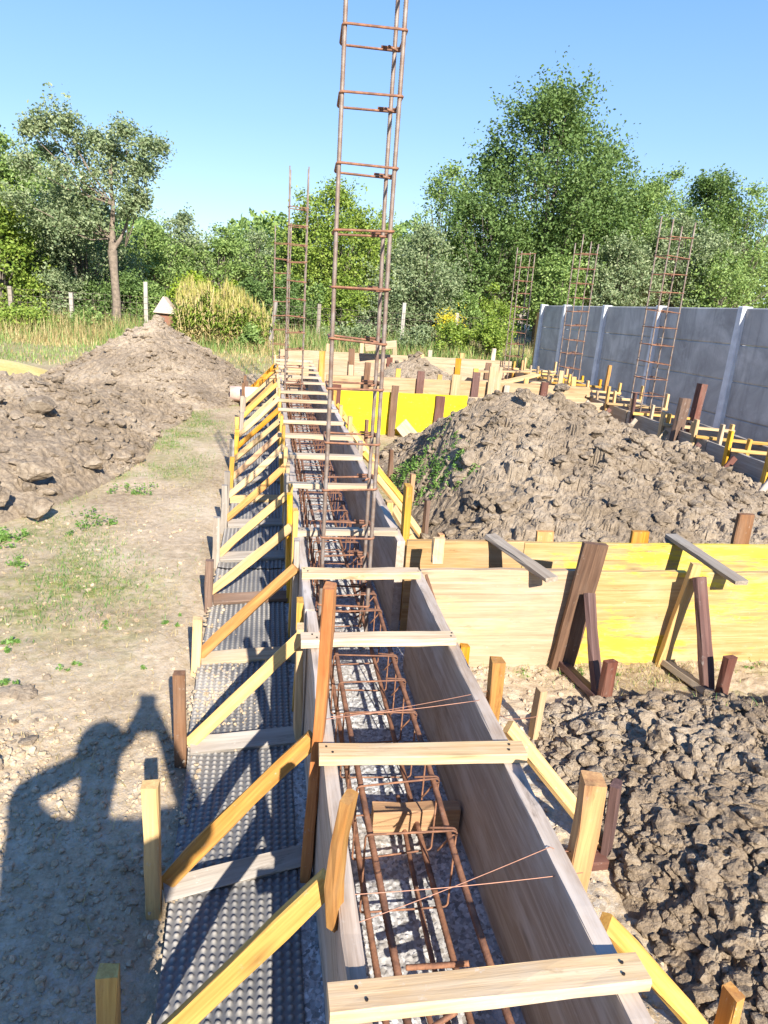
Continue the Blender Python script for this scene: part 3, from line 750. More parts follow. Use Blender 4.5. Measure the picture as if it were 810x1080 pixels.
TL = [ # px py Y rpx z0 leaf n size label
 (18,152,23,58,.8,'mid',15000,.085,'round green tree at the left edge, tallest behind the yellow-green one'),
 (-45,170,24,60,.8,'mid',9000,.09,'green tree only partly in view beyond the left edge'),
 (55,165,24,50,.7,'mid',13000,.08,'grey-green tree seen between the left edge tree and the forked trunk tree'),
 (4,205,20.6,42,.5,'light',9000,.09,'bright yellow-green tree at the left edge in front of the darker ones'),
 (88,205,22,52,.3,'grey',14000,.08,'dark small tree behind the forked trunk'),
 (158,236,25,40,.4,'mid',9000,.08,'grey-green fruit tree just right of the forked trunk tree'),
 (192,226,26,34,.4,'grey',7000,.08,'pointed grey-green fruit tree above the small hut'),
 (233,238,26,38,.4,'mid',7000,.08,'fruit tree above the left half of the corn patch'),
 (272,243,27,36,.4,'grey',7000,.08,'fruit tree above the right half of the corn patch'),
 (355,197,24,56,.6,'light',15000,.085,'light green tree rising behind the main rebar column'),
 (308,235,25,30,.5,'mid',6000,.08,'small tree behind the pair of far rebar columns'),
 (402,222,26,40,.5,'light',8000,.08,'pale tree right of the main rebar column'),
 (478,172,25,44,1.0,'mid',11000,.08,'thin airy tree left of the tallest tree'),
 (452,236,21,48,.3,'grey',15000,.07,'dense grey-green willow-like bush tree above the concrete fence post'),
 (598,86,24,90,1.0,'dark',42000,.10,'tallest tree, broad dark green crown above the left end of the grey wall'),
 (530,180,23.5,58,.6,'dark',13000,.09,'dark tree merging with the left side of the tallest tree'),
 (660,146,25.5,62,.9,'dark',19000,.09,'dark tree merging with the right side of the tallest tree'),
 (702,188,24,60,.9,'mid',17000,.085,'green tree above the middle of the grey wall'),
 (741,170,26,50,.9,'mid',15000,.085,'pointed tree behind the rebar column that stands before the wall'),
 (770,222,22,54,.9,'grey',16000,.08,'grey-green tree just behind the right part of the grey wall'),
 (798,172,26,58,.9,'dark',19000,.09,'tall dark tree at the right edge'),
 (845,185,25,60,.9,'mid',8000,.09,'green tree just beyond the right edge'),
 (690,250,21.5,42,.9,'grey',11000,.08,'low grey-green tree directly over the wall, under the pointed tree'),
 (620,270,21.5,40,.9,'mid',9000,.08,'low green tree directly behind the left end of the wall'),
 (820,260,21,44,.9,'mid',9000,.08,'low green tree over the wall at the right edge'),
]
for i,(px,py,Yd,rp,z0,lf,n,sz,lb) in enumerate(TL):
    x, top = place(px,py,Yd); r = rp/760.*(Yd*1.02)
    tree('tree', lb, x, Yd, top, r, z0, lf, n, sz, 900+i, GT, trunk=.08, dens=1.+r*.25)
# the forked tree whose trunk shows
x0, tp = place(103,126,19.9)
q = np.random.RandomState(5)
root = empty('tree', (-3.80,19.9,0), 'slender tree with a bare light forked trunk, standing at the left fence', 'tree', GT)
C = []
for (px,py,rb) in [(80,140,.34),(92,165,.36),(78,190,.38),(60,205,.34),(100,195,.4),(118,180,.34),(128,170,.3),(122,160,.26),(138,205,.38),(150,190,.32),(160,165,.26),(168,158,.18),(158,182,.26),(142,150,.22),(55,165,.26),(48,150,.2),(60,142,.2),(40,180,.26),(92,215,.34),(68,225,.34),(50,235,.34),(150,215,.22),(86,150,.26),(140,225,.2),(100,235,.3),(80,245,.28),(35,215,.3),(102,150,.2)]:
    cx, cz = place(px,py,19.9); C.append((cx+3.80, q.uniform(-.8,.8), cz, rb))
Ps=[]
for cx,cy,cz,rb in C:
    nt_=32; d=q.normal(size=(nt_,3)); d[:,2]=d[:,2]*.8+.2; d/=np.linalg.norm(d,axis=1,keepdims=True); Lh=rb*1.35*q.uniform(.4,1.6,nt_)
    t=q.uniform(.2,1,(nt_,22))**.7
    Ps.append((np.array([cx,cy,cz])+d[:,None,:]*(t*Lh[:,None])[:,:,None]+q.normal(0,.075,(nt_,22,3))).reshape(-1,3))
P=np.concatenate(Ps); V,F=leafquads(P,np.full(len(P),.085),q,.6,.2,.6)
link('crown', npmesh('crown',V,F), LF['grey'], root, Matrix.Translation((-3.80,19.9,0)))
tb=TB(); fk=np.array([-.02,0,2.05])
tb.tube([(0,0,-.1),(.03,0,.8),(.0,0,1.5),fk],[.13,.105,.095,.12],10)
A_=np.array([.05,0,3.1]); B_=np.array([.38,.1,2.9])
tb.tube([fk,(.0,0,2.6),A_,(.0,0,3.9)],[.10,.065,.045,.02],8); tb.tube([fk,(.2,0,2.35),(.30,.05,2.6),B_],[.075,.045,.035,.022],8)
tb.tube([(-.02,0,2.3),(-.25,0,2.5),(-.5,0,2.75)],[.035,.025,.012],6)
for cx,cy,cz,rb in C:
    a = A_ if cx<.35 else B_
    s0 = a*(.75 if cz<3.4 else 1.); tb.tube([s0, s0*.5+np.array([cx,cy,cz])*.5+np.array([0,0,-.12]), (cx,cy,cz)],[.022,.014,.006],5)
link('trunk', tb.mesh('trunk'), M_['barklight'], root, Matrix.Translation((-3.80,19.9,0)))

# shrubs along the fence
GS = 'shrubs along the far fence'
k = 0
spots = ['at the left edge','left of the first fence post','right of the first fence post','around the forked trunk','behind the conical mound','beside the small hut','left behind the corn','right behind the corn','behind the far rebar columns','left of the main rebar column','inside the main rebar column','right of the main rebar column','left of the middle fence post','right of the middle fence post','left of the rebar column at the wall end','beside the end of the grey wall']
pxs = [-15,28,62,98,133,160,205,262,300,335,372,408,432,470,510,545]
for i,px in enumerate(pxs):
    py = 292+q.uniform(-10,8)+.03*px; Yd = 20.6+q.uniform(-.3,.6)
    x, top = place(px,py,Yd)
    lf = ['mid','light','grey','dark','dark','mid','vivid','dark','dark','mid','light','grey','straw','grey','mid','light'][i]
    tree('shrub', {'straw':'dry straw coloured','vivid':'bright yellow-green','dark':'dark green','mid':'green','light':'light green','grey':'grey-green'}[lf]+' shrub '+spots[i], x, Yd, top, 30/760*Yd, .02, lf if lf!='straw' else 'grey', 5200, .07, 1200+i, GS, trunk=.03, dens=.8, cat='shrub')
for i,(px,py,Yd,rp,lf,n,lb) in enumerate([(222,303,19.3,13,'vivid',1500,'small bright yellow-green shrub over the corn tassels, left one'),(245,296,19.3,12,'vivid',1500,'small bright yellow-green shrub over the corn tassels, right one'),
    (262,345,17.6,17,'mid',2200,'low green shrub at the right foot of the corn'),(495,345,18.2,26,'light',3500,'low yellow-green shrub left of the wall end'),(540,340,18.0,24,'light',3500,'low green shrub touching the end rebar column'),(460,350,18.4,24,'grey',3000,'low shrub right of the middle fence post'),(385,352,18.5,30,'grey',3000,'low grassy shrub seen through the main rebar column'),(20,325,18.6,34,'light',4000,'low green shrub by the left edge before the fence'),(90,330,19.0,25,'mid',3000,'low shrub at the base of the forked tree')]):
    x, top = place(px,py,Yd); tree('shrub', lb, x, Yd, top, rp/760*Yd, .0, lf, n, .065, 1300+i, GS, trunk=.02, dens=.6, cat='shrub')
x, top = place(488,333,18.6)
P = np.stack([x+q.normal(0,.16,700), 18.4+q.normal(0,.15,700), top-.18+q.normal(0,.13,700)],1); V,F = leafquads(P,np.full(700,.05),q)
ro = empty('flowering_plant',(x,18.4,0),'tall plant with a bright yellow flower head left of the wall end','plant')
tag(link('flower_head', npmesh('flower_head',V,F), LF['flower'], ro, Matrix.Translation((0,0,0))), kind='stuff')
tb = TB()
for j in range(9): tb.tube([(q.normal(0,.05),0,-.02),(q.normal(0,.1),q.normal(0,.05),top*.5),(q.normal(0,.15),q.normal(0,.1),top-.15)],.008,4)
link('stem', tb.mesh('stem'), LF['weed'], ro, Matrix.Translation((x,18.4,0)))
# far wooded mass
q = np.random.RandomState(55); n=60000
X_ = q.uniform(-26,34,n); Y_ = q.uniform(29,36,n)
tp = (2.6+1.6*fbm(X_*.35,Y_*0,66,4)*2+.6)*np.where(X_>8,1.25,1.)
Z_ = tp*q.uniform(0,1,n)**.6
V,F = leafquads(np.stack([X_,Y_,Z_],1), np.full(n,.24), q, .7, .2, .5)
tag(link('distant_woodland', npmesh('distant_woodland',V,F), LF['mid']), 'continuous belt of distant trees behind the orchard', 'woodland', kind='stuff')

# ------------------------------------------------------------------ fence posts, hut, wire fence
def box_bm(bm, c, s, rot=None):
    r = bmesh.ops.create_cube(bm, size=1); M = Matrix.Translation(c) @ (rot or Matrix.Identity(4)) @ Matrix.Diagonal((*s,1))
    bmesh.ops.transform(bm, matrix=M, verts=r['verts']); return r['verts']
def bm_obj(name, bm, mat, parent=None, M=None, bevel=.004):
    if bevel: bmesh.ops.bevel(bm, geom=list(bm.edges), offset=bevel, segments=1, affect='EDGES')
    me = bpy.data.meshes.new(name); bm.to_mesh(me); bm.free()
    return link(name, me, M_[mat] if isinstance(mat,str) else mat, parent, M)
wf = empty('wire_fence', (0,19.4,0), 'rusty wire mesh fence on thin posts in front of the orchard', 'fence')
for px, hh, mt in ((-40,1.0,'grey'),(14,1.05,'grey'),(75,1.0,'grey'),(152,1.36,'concretepost'),(245,1.1,'grey'),(340,1.1,'grey'),(437,1.27,'concretepost'),(500,1.1,'grey')):
    x = 19.4*(px-282)/846.
    board('post', (x,19.4,-.2), (x+.01,19.4,hh), .09, .09, mt, wf, up=(0,1,0))
tb = TB()
xa, xb = 19.4*(-60-282)/846., 19.4*(560-282)/846.
for z in np.arange(.1,1.05,.15): tb.tube([(xa,19.34,z),(xb,19.34,z)], .0025, 4)
for x in np.arange(xa,xb,.15): tb.tube([(x,19.34,.05),(x,19.34,1.0)], .002, 4)
link('wire_mesh', tb.mesh('wire_mesh'), M_['steel'], wf)
hx = 19*(174-282)/846.
hut = empty('small_hut', (hx,18.9,0), 'tiny hut with a pale peaked roof and red wall, just above the conical mound', 'hut')
bm = bmesh.new(); box_bm(bm,(hx,18.9,.34),(.40,.4,.74)); bm_obj('wall',bm,'redbrick',hut,bevel=.01)
bm = bmesh.new(); vs=[bm.verts.new(p) for p in [(hx-.28,18.6,.68),(hx+.29,18.6,.66),(hx+.3,19.15,.68),(hx-.28,19.15,.68),(hx-.06,18.8,1.07),(hx+.02,19.0,1.05)]]
for f in [(0,1,4),(2,3,5),(0,4,5,3),(1,2,5,4),(3,2,1,0)]: bm.faces.new([vs[i] for i in f])
bmesh.ops.recalc_face_normals(bm,faces=bm.faces); bm_obj('roof',bm,'roofpale',hut,bevel=.008)
board('leaning_pole', (.05,17.5,-.05), (.22,17.9,1.15), .07,.07,'grey', label='grey wooden pole leaning by the far fence right of the corn', cat='pole')
board('wooden_post', (6.62,17.45,-.3), (6.58,17.45,1.28), .11,.11,'yellowish', up=(0,1,0), label='single wooden post standing at the left end of the grey wall', cat='post')

# ------------------------------------------------------------------ concrete wall
WX = 6.5
wy = [17.05,15.67,13.7,11.68,9.45,7.35,5.2]
def wtop(y): return 1.47+(17.05-y)*.0325
wall = empty('concrete_wall', (WX,11,-.3), 'dark grey concrete slab wall with pale posts on the right of the site', 'wall')
for a,b_ in zip(wy[:-1],wy[1:]):
    for r_ in range(4):
        bm = bmesh.new()
        za, zb = wtop(a)-.5*r_, wtop(b_)-.5*r_
        ya, yb = a-.03, b_+.03
        vs=[]
        for x in (WX,WX+.05):
            for (yy,zz) in ((ya,za-.497),(yb,zb-.497),(yb,zb),(ya,za)):
                vs.append(bm.verts.new((x,yy,zz)))
        for f in [(0,1,2,3),(7,6,5,4),(0,4,5,1),(1,5,6,2),(2,6,7,3),(3,7,4,0)]: bm.faces.new([vs[i] for i in f])
        bmesh.ops.recalc_face_normals(bm,faces=bm.faces)
        bm_obj('slab',bm,'panel',wall,bevel=.014)
for y in wy:
    bm = bmesh.new(); t=wtop(y)+.02
    vs=[bm.verts.new(p) for p in [(WX-.075,y-.075,-.6),(WX+.11,y-.075,-.6),(WX+.11,y+.075,-.6),(WX-.075,y+.075,-.6),(WX-.06,y-.06,t),(WX+.10,y-.06,t),(WX+.10,y+.06,t),(WX-.06,y+.06,t)]]
    for f in [(3,2,1,0),(4,5,6,7),(0,1,5,4),(1,2,6,5),(2,3,7,6),(3,0,4,7)]: bm.faces.new([vs[i] for i in f])
    bm_obj('post',bm,'post',wall,bevel=.012)

# ------------------------------------------------------------------ rebar
def stirrup_pts(x0,x1,z0,z1,hook=.03, plane='xz', y=0., jit=0., rs=random):
    """closed loop with two bent tails; plane xz (cage along y) or xy (column)"""
    r=.012; P=[]
    def arc(cx,cz,a0,a1):
        for k in range(4):
            a=a0+(a1-a0)*k/3.; P.append((cx+r*math.cos(a),cz+r*math.sin(a)))
    pi=math.pi
    P.append((x1-.02-hook*.6, z1-.035-hook*.5)); P.append((x1-.012, z1-.012))
    arc(x1-r,z1-r,-.3,pi/2)
    arc(x0+r,z1-r,pi/2,pi); arc(x0+r,z0+r,pi,1.5*pi); arc(x1-r,z0+r,1.5*pi,2*pi); arc(x1-r,z1-r,0,pi/2)
    P.append((x1-.05-hook*.5, z1+.004))
    n=len(P); out=[]
    for i,(a,b_) in enumerate(P):
        t=i/(n-1.); o=(t-.5)*.014+jit*(a-x0)
        out.append((a,y+o,b_) if plane=='xz' else (a,b_,y+o))
    return out
def column(label, x0, y0, w, z0, z1, zs, fine, seed, d=None, ext=None, mat='steel', r=.0088, sk=0.):
    d = d or w
    root = empty('rebar_column', (x0+w/2,y0+d/2,z0), label, 'rebar column', 'upright rebar columns')
    i=0
    for dx in (0,w):
        for dy in (0,d):
            P, rr = ribbed((x0+dx+(sk*(1.6-dx/w) if dy else 0),y0+dy,z0),(x0+dx+(sk*(1.6-dx/w) if dy else 0)+random.uniform(-.004,.004),y0+dy,z1+random.uniform(-.12,.0)), r, wob=.0035, seed=seed+i, fine=fine); i+=1
            tube('bar',P,rr,mat,root,6)
    for z in zs:
        tl = random.uniform(-.09,.06)
        P = np.array(stirrup_pts(x0-.011,x0+w+.011,y0-.011,y0+d+.011,.05,'xy',z,jit=tl)); P[:,0] += sk*1.1*(P[:,1]-y0)/d; P[:,2] += .02*np.sin((P[:,0]-x0)*9+z*7)*0
        tube('stirrup',P,.0052,'rust',root,5)
    return root
random.seed(3)
column('tall rebar column rising from the middle of the trench out of the picture, nearest column', .268,3.05,.217,.04,3.15,
       [.13,.27,.42,.60,.82,1.034,1.266,1.473,1.675,1.89,2.132,2.374,2.595,2.82,3.02], True, 1, sk=.011)
column('far rebar column in the trench line standing above the distant spacers', .225,8.45,.195,.04,2.87,[.15+.19*k for k in range(13)], False, 20, r=.008)
column('shorter farthest rebar column at the end of the trench, just left of the taller one', .10,11.0,.22,.04,2.45,[.15+.2*k for k in range(11)], False, 30, r=.008)
column('rebar column left of the grey wall end, before the bushes', 3.95,11.6,.22,.1,2.42,[.3+.2*k for k in range(11)], False, 40, r=.009)
column('rebar column in front of the second bay of the grey wall', 4.38,10.3,.24,.1,2.56,[.3+.2*k for k in range(11)], False, 50, r=.009)
column('widest rebar column standing before the middle of the grey wall', 4.27,7.72,.26,.1,2.62,[.3+.19*k for k in range(12)], False, 60, r=.0085)

cage = empty('rebar_cage', (.4,5,.05), 'long rusty rebar cage lying inside the trench formwork', 'rebar cage')
for i,(x,z) in enumerate([(.295,.30),(.51,.30),(.30,.07),(.50,.07)]):
    P, rr = ribbed((x,-.3,z),(x+.015,11.2,z),.0086,pitch=.011,wob=.008,seed=70+i,fine=True)
    tube('longitudinal_bar',P,rr,'rust',cage,6)
P, rr = ribbed((.44,.3,.04),(.47,2.0,.05),.007,pitch=.010,wob=.01,seed=76); tube('longitudinal_bar',P,rr,'rust',cage,6)
y = 1.53
random.seed(11)
while y < 11.1:
    P = stirrup_pts(.280,.528,.052,.318,.05,'xz',y,jit=random.uniform(-.10,.10)); tube('stirrup',P,.0032,'rust',cage,5); y += random.uniform(.16,.215)
board('wooden_block',(.36,1.87,.07),(.64,1.86,.07),.05,.09,'orange',up=(0,0,1),label='wood block lying across the trench bottom under the rebar cage',cat='block')
# loose offcuts wired to the cage
for i,(a,b_) in enumerate([((.37,1.27,.11),(.505,1.22,.16)),((.34,1.12,.12),(.45,1.16,.14)),((.41,1.235,.04),(.43,1.05,.03)),((.36,1.29,.13),(.50,1.245,.18))]):
    P, rr = ribbed(a,b_,.0068,wob=.001,seed=90+i)
    o = tube('rebar_offcut',P,rr,'rust'); tag(o, ['short rebar offcut laid across the cage above the nearest spacer plank','thin rusty offcut lying nearest the spacer on the cage','short bar standing on the gravel between the cage bars','upper rebar offcut of the crossed pair on the cage'][i],'rebar offcut','rebar offcuts in the trench')

# ------------------------------------------------------------------ main trench formwork
GF='side boards of the trench formwork'
LBX=.18; RBX=.675
for i,(a,b_) in enumerate([(-.6,2.52),(2.53,5.4),(5.41,8.3),(8.31,11.35)]):
    board('form_board',(LBX+.004*(i%2),a,.245),(LBX+.004*((i+1)%2),b_,.245),.49,.036,'form',up=(1,0,0),bow=.006,label='left side board of the trench, '+['nearest length','second length from the camera','third length from the camera','farthest length'][i],cat='form board',group=GF)
for i,(a,b_) in enumerate([(-.6,2.91),(3.29,5.9),(5.91,8.6),(8.61,11.4)]):
    board('form_board',(RBX,a,.247),(RBX+.004*(i%2),b_,.247),.494,.042,'form',up=(1,0,0),bow=.005,label='right side board of the trench, '+['nearest length before the cross panel','first length past the cross panel','third length from the camera','farthest length'][i],cat='form board',group=GF)
# spacer planks over the top
sp = [(.925,.125,.715,-.004,'yellowish2'),(1.615,.155,.715,.02,''),(2.252,.135,.683,0,''),(2.85,.165,.675,0,''),(3.375,.14,.67,-.02,''),(4.235,.15,.68,.02,''),(4.99,.10,.69,0,''),(5.68,.10,.70,.03,''),
      (6.25,.12,.70,0,''),(6.85,.12,.69,-.03,''),(7.4,.13,.70,.02,''),(7.95,.12,.70,0,''),(8.75,.13,.7,.0,''),(9.3,.12,.7,.02,''),(9.8,.13,.7,0,''),(10.3,.13,.7,-.02,''),(10.75,.13,.7,0,''),(11.15,.13,.7,0,'')]
ords = ['nearest','second','third','fourth','fifth','sixth','seventh','eighth','ninth','tenth','eleventh','twelfth','thirteenth','fourteenth','fifteenth','sixteenth','seventeenth','farthest']
for i,(y,xa,xb,sk,_) in enumerate(sp):
    w = random.uniform(.055,.07) if i>1 else .062; th=.028
    z = .494+th/2
    y1 = y-sk
    label = ords[i]+' spacer plank from the camera laid across the trench' 
    root = empty('spacer_plank',((xa+xb)/2,y,z),label,'plank','spacer planks across the trench')
    board('plank',(xa,y,z),(xb,y1,z),w,th,'pale' if i<8 else 'pale',root,bow=.003)
    if i<5:
        for (nx,ny) in ((LBX-.005,.012),(LBX+.01,-.012),(RBX,.01),(RBX-.008,-.013)):
            bm=bmesh.new(); bmesh.ops.create_cone(bm,cap_ends=True,segments=8,radius1=.0032,radius2=.0032,depth=.003)
            bm_obj('nail',bm,'nail',root,Matrix.Translation((nx,y+ny+(y1-y)*(nx-xa)/(xb-xa),z+th/2+.0015)),bevel=0)

# braces, left side
GB='timber braces left of the trench'
by = [1.17,1.70,2.32,2.96,3.60,4.22,4.86,5.45,6.02,6.55,7.1,7.6,8.15,8.7,9.2,9.75,10.3,10.85]
def lbrace(i, y):
    rnd = random.Random(40+i)
    lab = ords[i]+' triangular timber brace from the camera on the left side of the trench'
    root = empty('timber_brace',(-.27,y,0),lab,'brace',GB)
    sx = (-.285 if i else -.318)+rnd.uniform(-.012,.012)
    sh = [.35,.41,.355,.25,.27,.30,.32,.26][i] if i<8 else rnd.uniform(.22,.34)
    sy = y + (-.05 if i==1 else -.01)
    lean = rnd.uniform(.0,.03)
    smat = ['yellowish','yellowish','brown','yellowish','brown','grey','grey','grey','yellowish'][i] if i<9 else rnd.choice(['grey','yellowish','brown','grey'])
    board('stake',(sx,sy,-.12),(sx+lean,sy,sh),.042,.036,smat,root,up=(0,1,0))
    bt = ['yellowish','orange','yellowish','orange','yellowish','yellowish','orange','yellowish','orange'][i] if i<9 else rnd.choice(['yellowish','orange','yellowish','orange'])
    topz = .475 if i else .50
    p0=(sx+.028, sy+.045, .03) if i else (-.33,1.13,.02); p1=(.150, y+.035+ (0 if i else 0), topz)
    if i>2: p0=(sx+.02,sy+.045,rnd.uniform(.03,.08)); p1=(.148,y+rnd.uniform(0,.05),rnd.uniform(.44,.50))
    board('diagonal',p0,p1,.046,.040 if i<6 else .03,bt,root,up=(0,-1,.55),bow=.011)
    if i==1: board('ground_strut',(sx+.03,sy+.02,.034),(.135,y+.07,.036),.062,.024,'grey',root,up=(0,-.55,1),bow=.004)
    elif 0<i<9: board('ground_strut',(sx+.03,sy+.03,.030),(.135,y+.06,.032),.07,.026,['grey','grey','grey','pale','brown','grey','grey','yellowish','grey'][i],root,up=(0,-.4,1),bow=.004)
    # upright on the outer face
    if i==0:
        board('upright',(.158,1.15,.44),(.172,1.14,.76),.040,.024,'orange',root,up=(1,-.6,0),bow=.012)
    elif i==1:
        board('upright',(.140,1.72,-.05),(.172,1.70,.955),.048,.030,'orangestain',root,up=(1,-.25,0),bow=.004)
    else:
        hh = [0,0,.50,.60,.62,.56,.58,.62][i] if i<8 else rnd.uniform(.5,.62)
        board('upright',(.146,y+.055,-.05),(.146+rnd.uniform(-.01,.006),y+.055,hh),.055,.026,rnd.choice(['yellowish','grey','yellowish']),root,up=(1,0,0))
        if i in (2,3,4,5): board('upright',(.142,y+.30,-.05),(.150,y+.30,[.49,.66,.60,.57][i-2]),.06,.024,['yellowish','yellowish','yellowish','pale'][i-2],root,up=(1,0,0))
    return root
for i,y in enumerate(by): lbrace(i,y)

# braces, right side
GR='timber braces right of the trench'
def rbrace(i, y, up_h, stake_x, stake_h, dm, sm, um, lab, dz=.45, uw=.05, strut=True, up_x=.722):
    root = empty('timber_brace',(.9,y,0),lab,'brace',GR)
    if um: board('upright',(up_x,y,-.05),(up_x,y,up_h),uw,.034,um,root,up=(1,0,0))
    board('diagonal',(up_x+.03,y+.045,dz),(stake_x-.02,y+.03,.035),.045,.026,dm,root,up=(.4,-.6,.3))
    board('stake',(stake_x,y,-.1),(stake_x,y+.01,stake_h),.045,.03,sm,root,up=(1,.2,0))
    if strut: board('ground_strut',(.72,y-.05,.03),(stake_x,y-.05,.03),.07,.025,'red',root,bow=.002)
    return root
r = rbrace(0,1.09,.40,1.09,.20,'yellowish','orange','brown','nearest timber brace on the right side of the trench, at the bottom edge',dz=.40)
root = empty('timber_brace',(.9,1.68,0),'brace right of the trench with a thick orange upright rising above the board',  'brace',GR)
board('upright',(.735,1.262,.0),(.742,1.262,.675),.052,.048,'orange',root,up=(1,-.2,0))
board('diagonal',(.735,1.78,.46),(1.085,1.72,.05),.046,.026,'yellowish',root,up=(.4,-.6,.3))
board('stake',(1.085,1.69,-.1),(1.075,1.70,.30),.05,.026,'red',root,up=(1,-.9,0))
board('ground_strut',(.72,1.66,.035),(1.07,1.68,.035),.06,.03,'red',root)
root = empty('timber_brace',(.9,2.35,0),'small brace right of the trench with an orange upright and a short yellow stake',  'brace',GR)
board('upright',(.735,1.93,.0),(.735,1.93,.60),.045,.04,'orange',root,up=(1,0,0))
board('upright',(.76,2.35,.0),(.76,2.36,.42),.035,.03,'orange',root,up=(1,0,0))
board('stake',(1.085,2.34,-.1),(1.085,2.34,.235),.042,.03,'yellowish',root,up=(1,.2,0))
board('slanting_batten',(.712,2.86,.49),(.79,2.20,.10),.03,.014,'brown',root,up=(1,0,.2),bow=.012)
rb = [(3.45,.74,'yellowish',1.0,.28),(3.95,.5,'yellowish',1.05,.3),(4.65,.56,'yellowish',1.12,.30),(5.35,.55,'grey',1.15,.3),(6.1,.6,'yellowish',1.1,.32),(6.9,.56,'yellowish',1.1,.3),(7.6,.6,'yellowish',1.08,.3)]
for i,(y,uh,um,sx,sh) in enumerate(rb):
    rbrace(10+i,y,uh,sx,sh,'yellowish','orange' if i%2 else 'brown',um,['first','second','third','fourth','fifth','sixth','seventh'][i]+' brace past the cross panel on the right side of the trench',uw=.06 if i else .075,strut=False)

# wires across the trench
def wirethin(label, pts, r=.0011):
    P=[]; pts=[Vector(p) for p in pts]
    for a,b_ in zip(pts[:-1],pts[1:]):
        for k in range(10):
            t=k/10.; p=a.lerp(b_,t); p.z -= .006*math.sin(math.pi*t); P.append(tuple(p))
    P.append(tuple(pts[-1])); tag(tube('tie_wire',P,r,'wire',sides=5),label,'tie wire','tie wires across the trench')
wirethin('upper tie wire stretched from the short upright to the thick orange upright',[(.155,1.19,.47),(.72,1.20,.475)])
wirethin('lower tie wire crossing the trench below the upper one and rising rightwards',[(.155,1.13,.44),(.66,1.255,.5),(.73,1.27,.47)])
wirethin('tie wire crossing the trench behind the second spacer plank, flatter one',[(.16,1.78,.5),(.72,1.93,.49)])
wirethin('tie wire crossing the trench behind the second spacer plank, tilted one',[(.16,1.84,.47),(.66,1.86,.5),(.76,2.0,.45)])
wirethin('dark tie wire from the stake over the gravel to the yellow stake',[(.74,1.96,.42),(.9,2.2,.2),(1.09,2.33,.12)],.0016)

# ------------------------------------------------------------------ cross trench with yellow panels
GP='panels of the near cross trench'
board('shuttering_sheet',(.70,2.93,.243),(1.455,2.93,.243),.505,.03,'formpale',up=(0,-1,0),bow=.002,label='pale bare wood panel of the cross trench joining the main trench',cat='form panel',group=GP)
board('shuttering_sheet',(1.458,2.93,.24),(3.9,2.93,.235),.50,.03,'formyellow',up=(0,-1,0),bow=.002,label='yellow painted wood panel of the near cross trench on the right',cat='form panel',group=GP)
board('shuttering_sheet',(.70,3.27,.255),(1.30,3.27,.255),.51,.03,'formpale',up=(0,-1,0),bow=.002,label='bare wood rear panel of the cross trench, its top edge showing',cat='form panel',group=GP)
board('shuttering_sheet',(1.303,3.27,.255),(3.9,3.27,.25),.50,.03,'formyellow',up=(0,-1,0),bow=.002,label='yellow rear panel of the cross trench, in front of the large mound',cat='form panel',group=GP)
tag(board('spacer_plank',(1.13,3.30,.525),(1.265,2.79,.505),.065,.022,'grey',label='grey spacer plank slanting over the left part of the cross trench',cat='plank',group='spacer planks over the cross trench'))
tag(board('spacer_plank',(2.14,3.33,.53),(2.19,2.78,.495),.07,.022,'grey',label='grey spacer plank over the yellow part of the cross trench',cat='plank',group='spacer planks over the cross trench'))
board('wooden_block',(.79,3.0,.50),(.79,3.0,.62),.05,.03,'yellowish',up=(0,1,0),label='small upright wood block behind the pale panel near the trench corner',cat='block')
# props of the front panel
pr = empty('raking_prop',(1.45,2.8,0),'dark brown raking prop against the front of the near cross panel','prop','raking props against the cross panel')
board('upright',(1.415,2.885,-.03),(1.475,2.85,.655),.115,.028,'brown',pr,up=(0,-1,.05))
board('diagonal',(1.475,2.83,.42),(1.475,2.60,.02),.062,.026,'red',pr,up=(.45,-1,-.5))
board('ground_strut',(1.42,2.88,.03),(1.465,2.58,.03),.06,.03,'red',pr,up=(.3,0,1))
board('stake',(1.475,2.56,-.1),(1.480,2.56,.225),.058,.03,'red',pr,up=(.25,-1,0))
pr = empty('raking_prop',(2.0,2.8,0),'raking prop with a light upright and red-brown diagonal before the yellow panel','prop','raking props against the cross panel')
board('upright',(1.93,2.885,-.03),(1.99,2.85,.56),.05,.03,'yellowish',pr,up=(0,-1,.05))
board('diagonal',(1.985,2.80,.515),(2.02,2.62,.02),.068,.026,'red',pr,up=(.25,-1,-.3))
board('ground_strut',(1.95,2.88,.03),(2.02,2.58,.03),.06,.03,'grey',pr,up=(.3,0,1))
board('stake',(2.05,2.57,-.1),(2.055,2.57,.23),.058,.03,'red',pr,up=(.25,-1,0))
for i,(x,h,w) in enumerate([(1.43,.548,.09),(1.955,.555,.095),(2.545,.66,.09)]):
    board('wooden_stake',(x,3.315,0),(x,3.32,h),w,.028,'orange' if i<2 else 'brown',up=(0,-1,0),label=['left stub stake behind the rear cross panel','middle stub stake behind the rear cross panel','tallest stub stake behind the rear cross panel at the right'][i],cat='stake',group='stub stakes behind the rear cross panel')

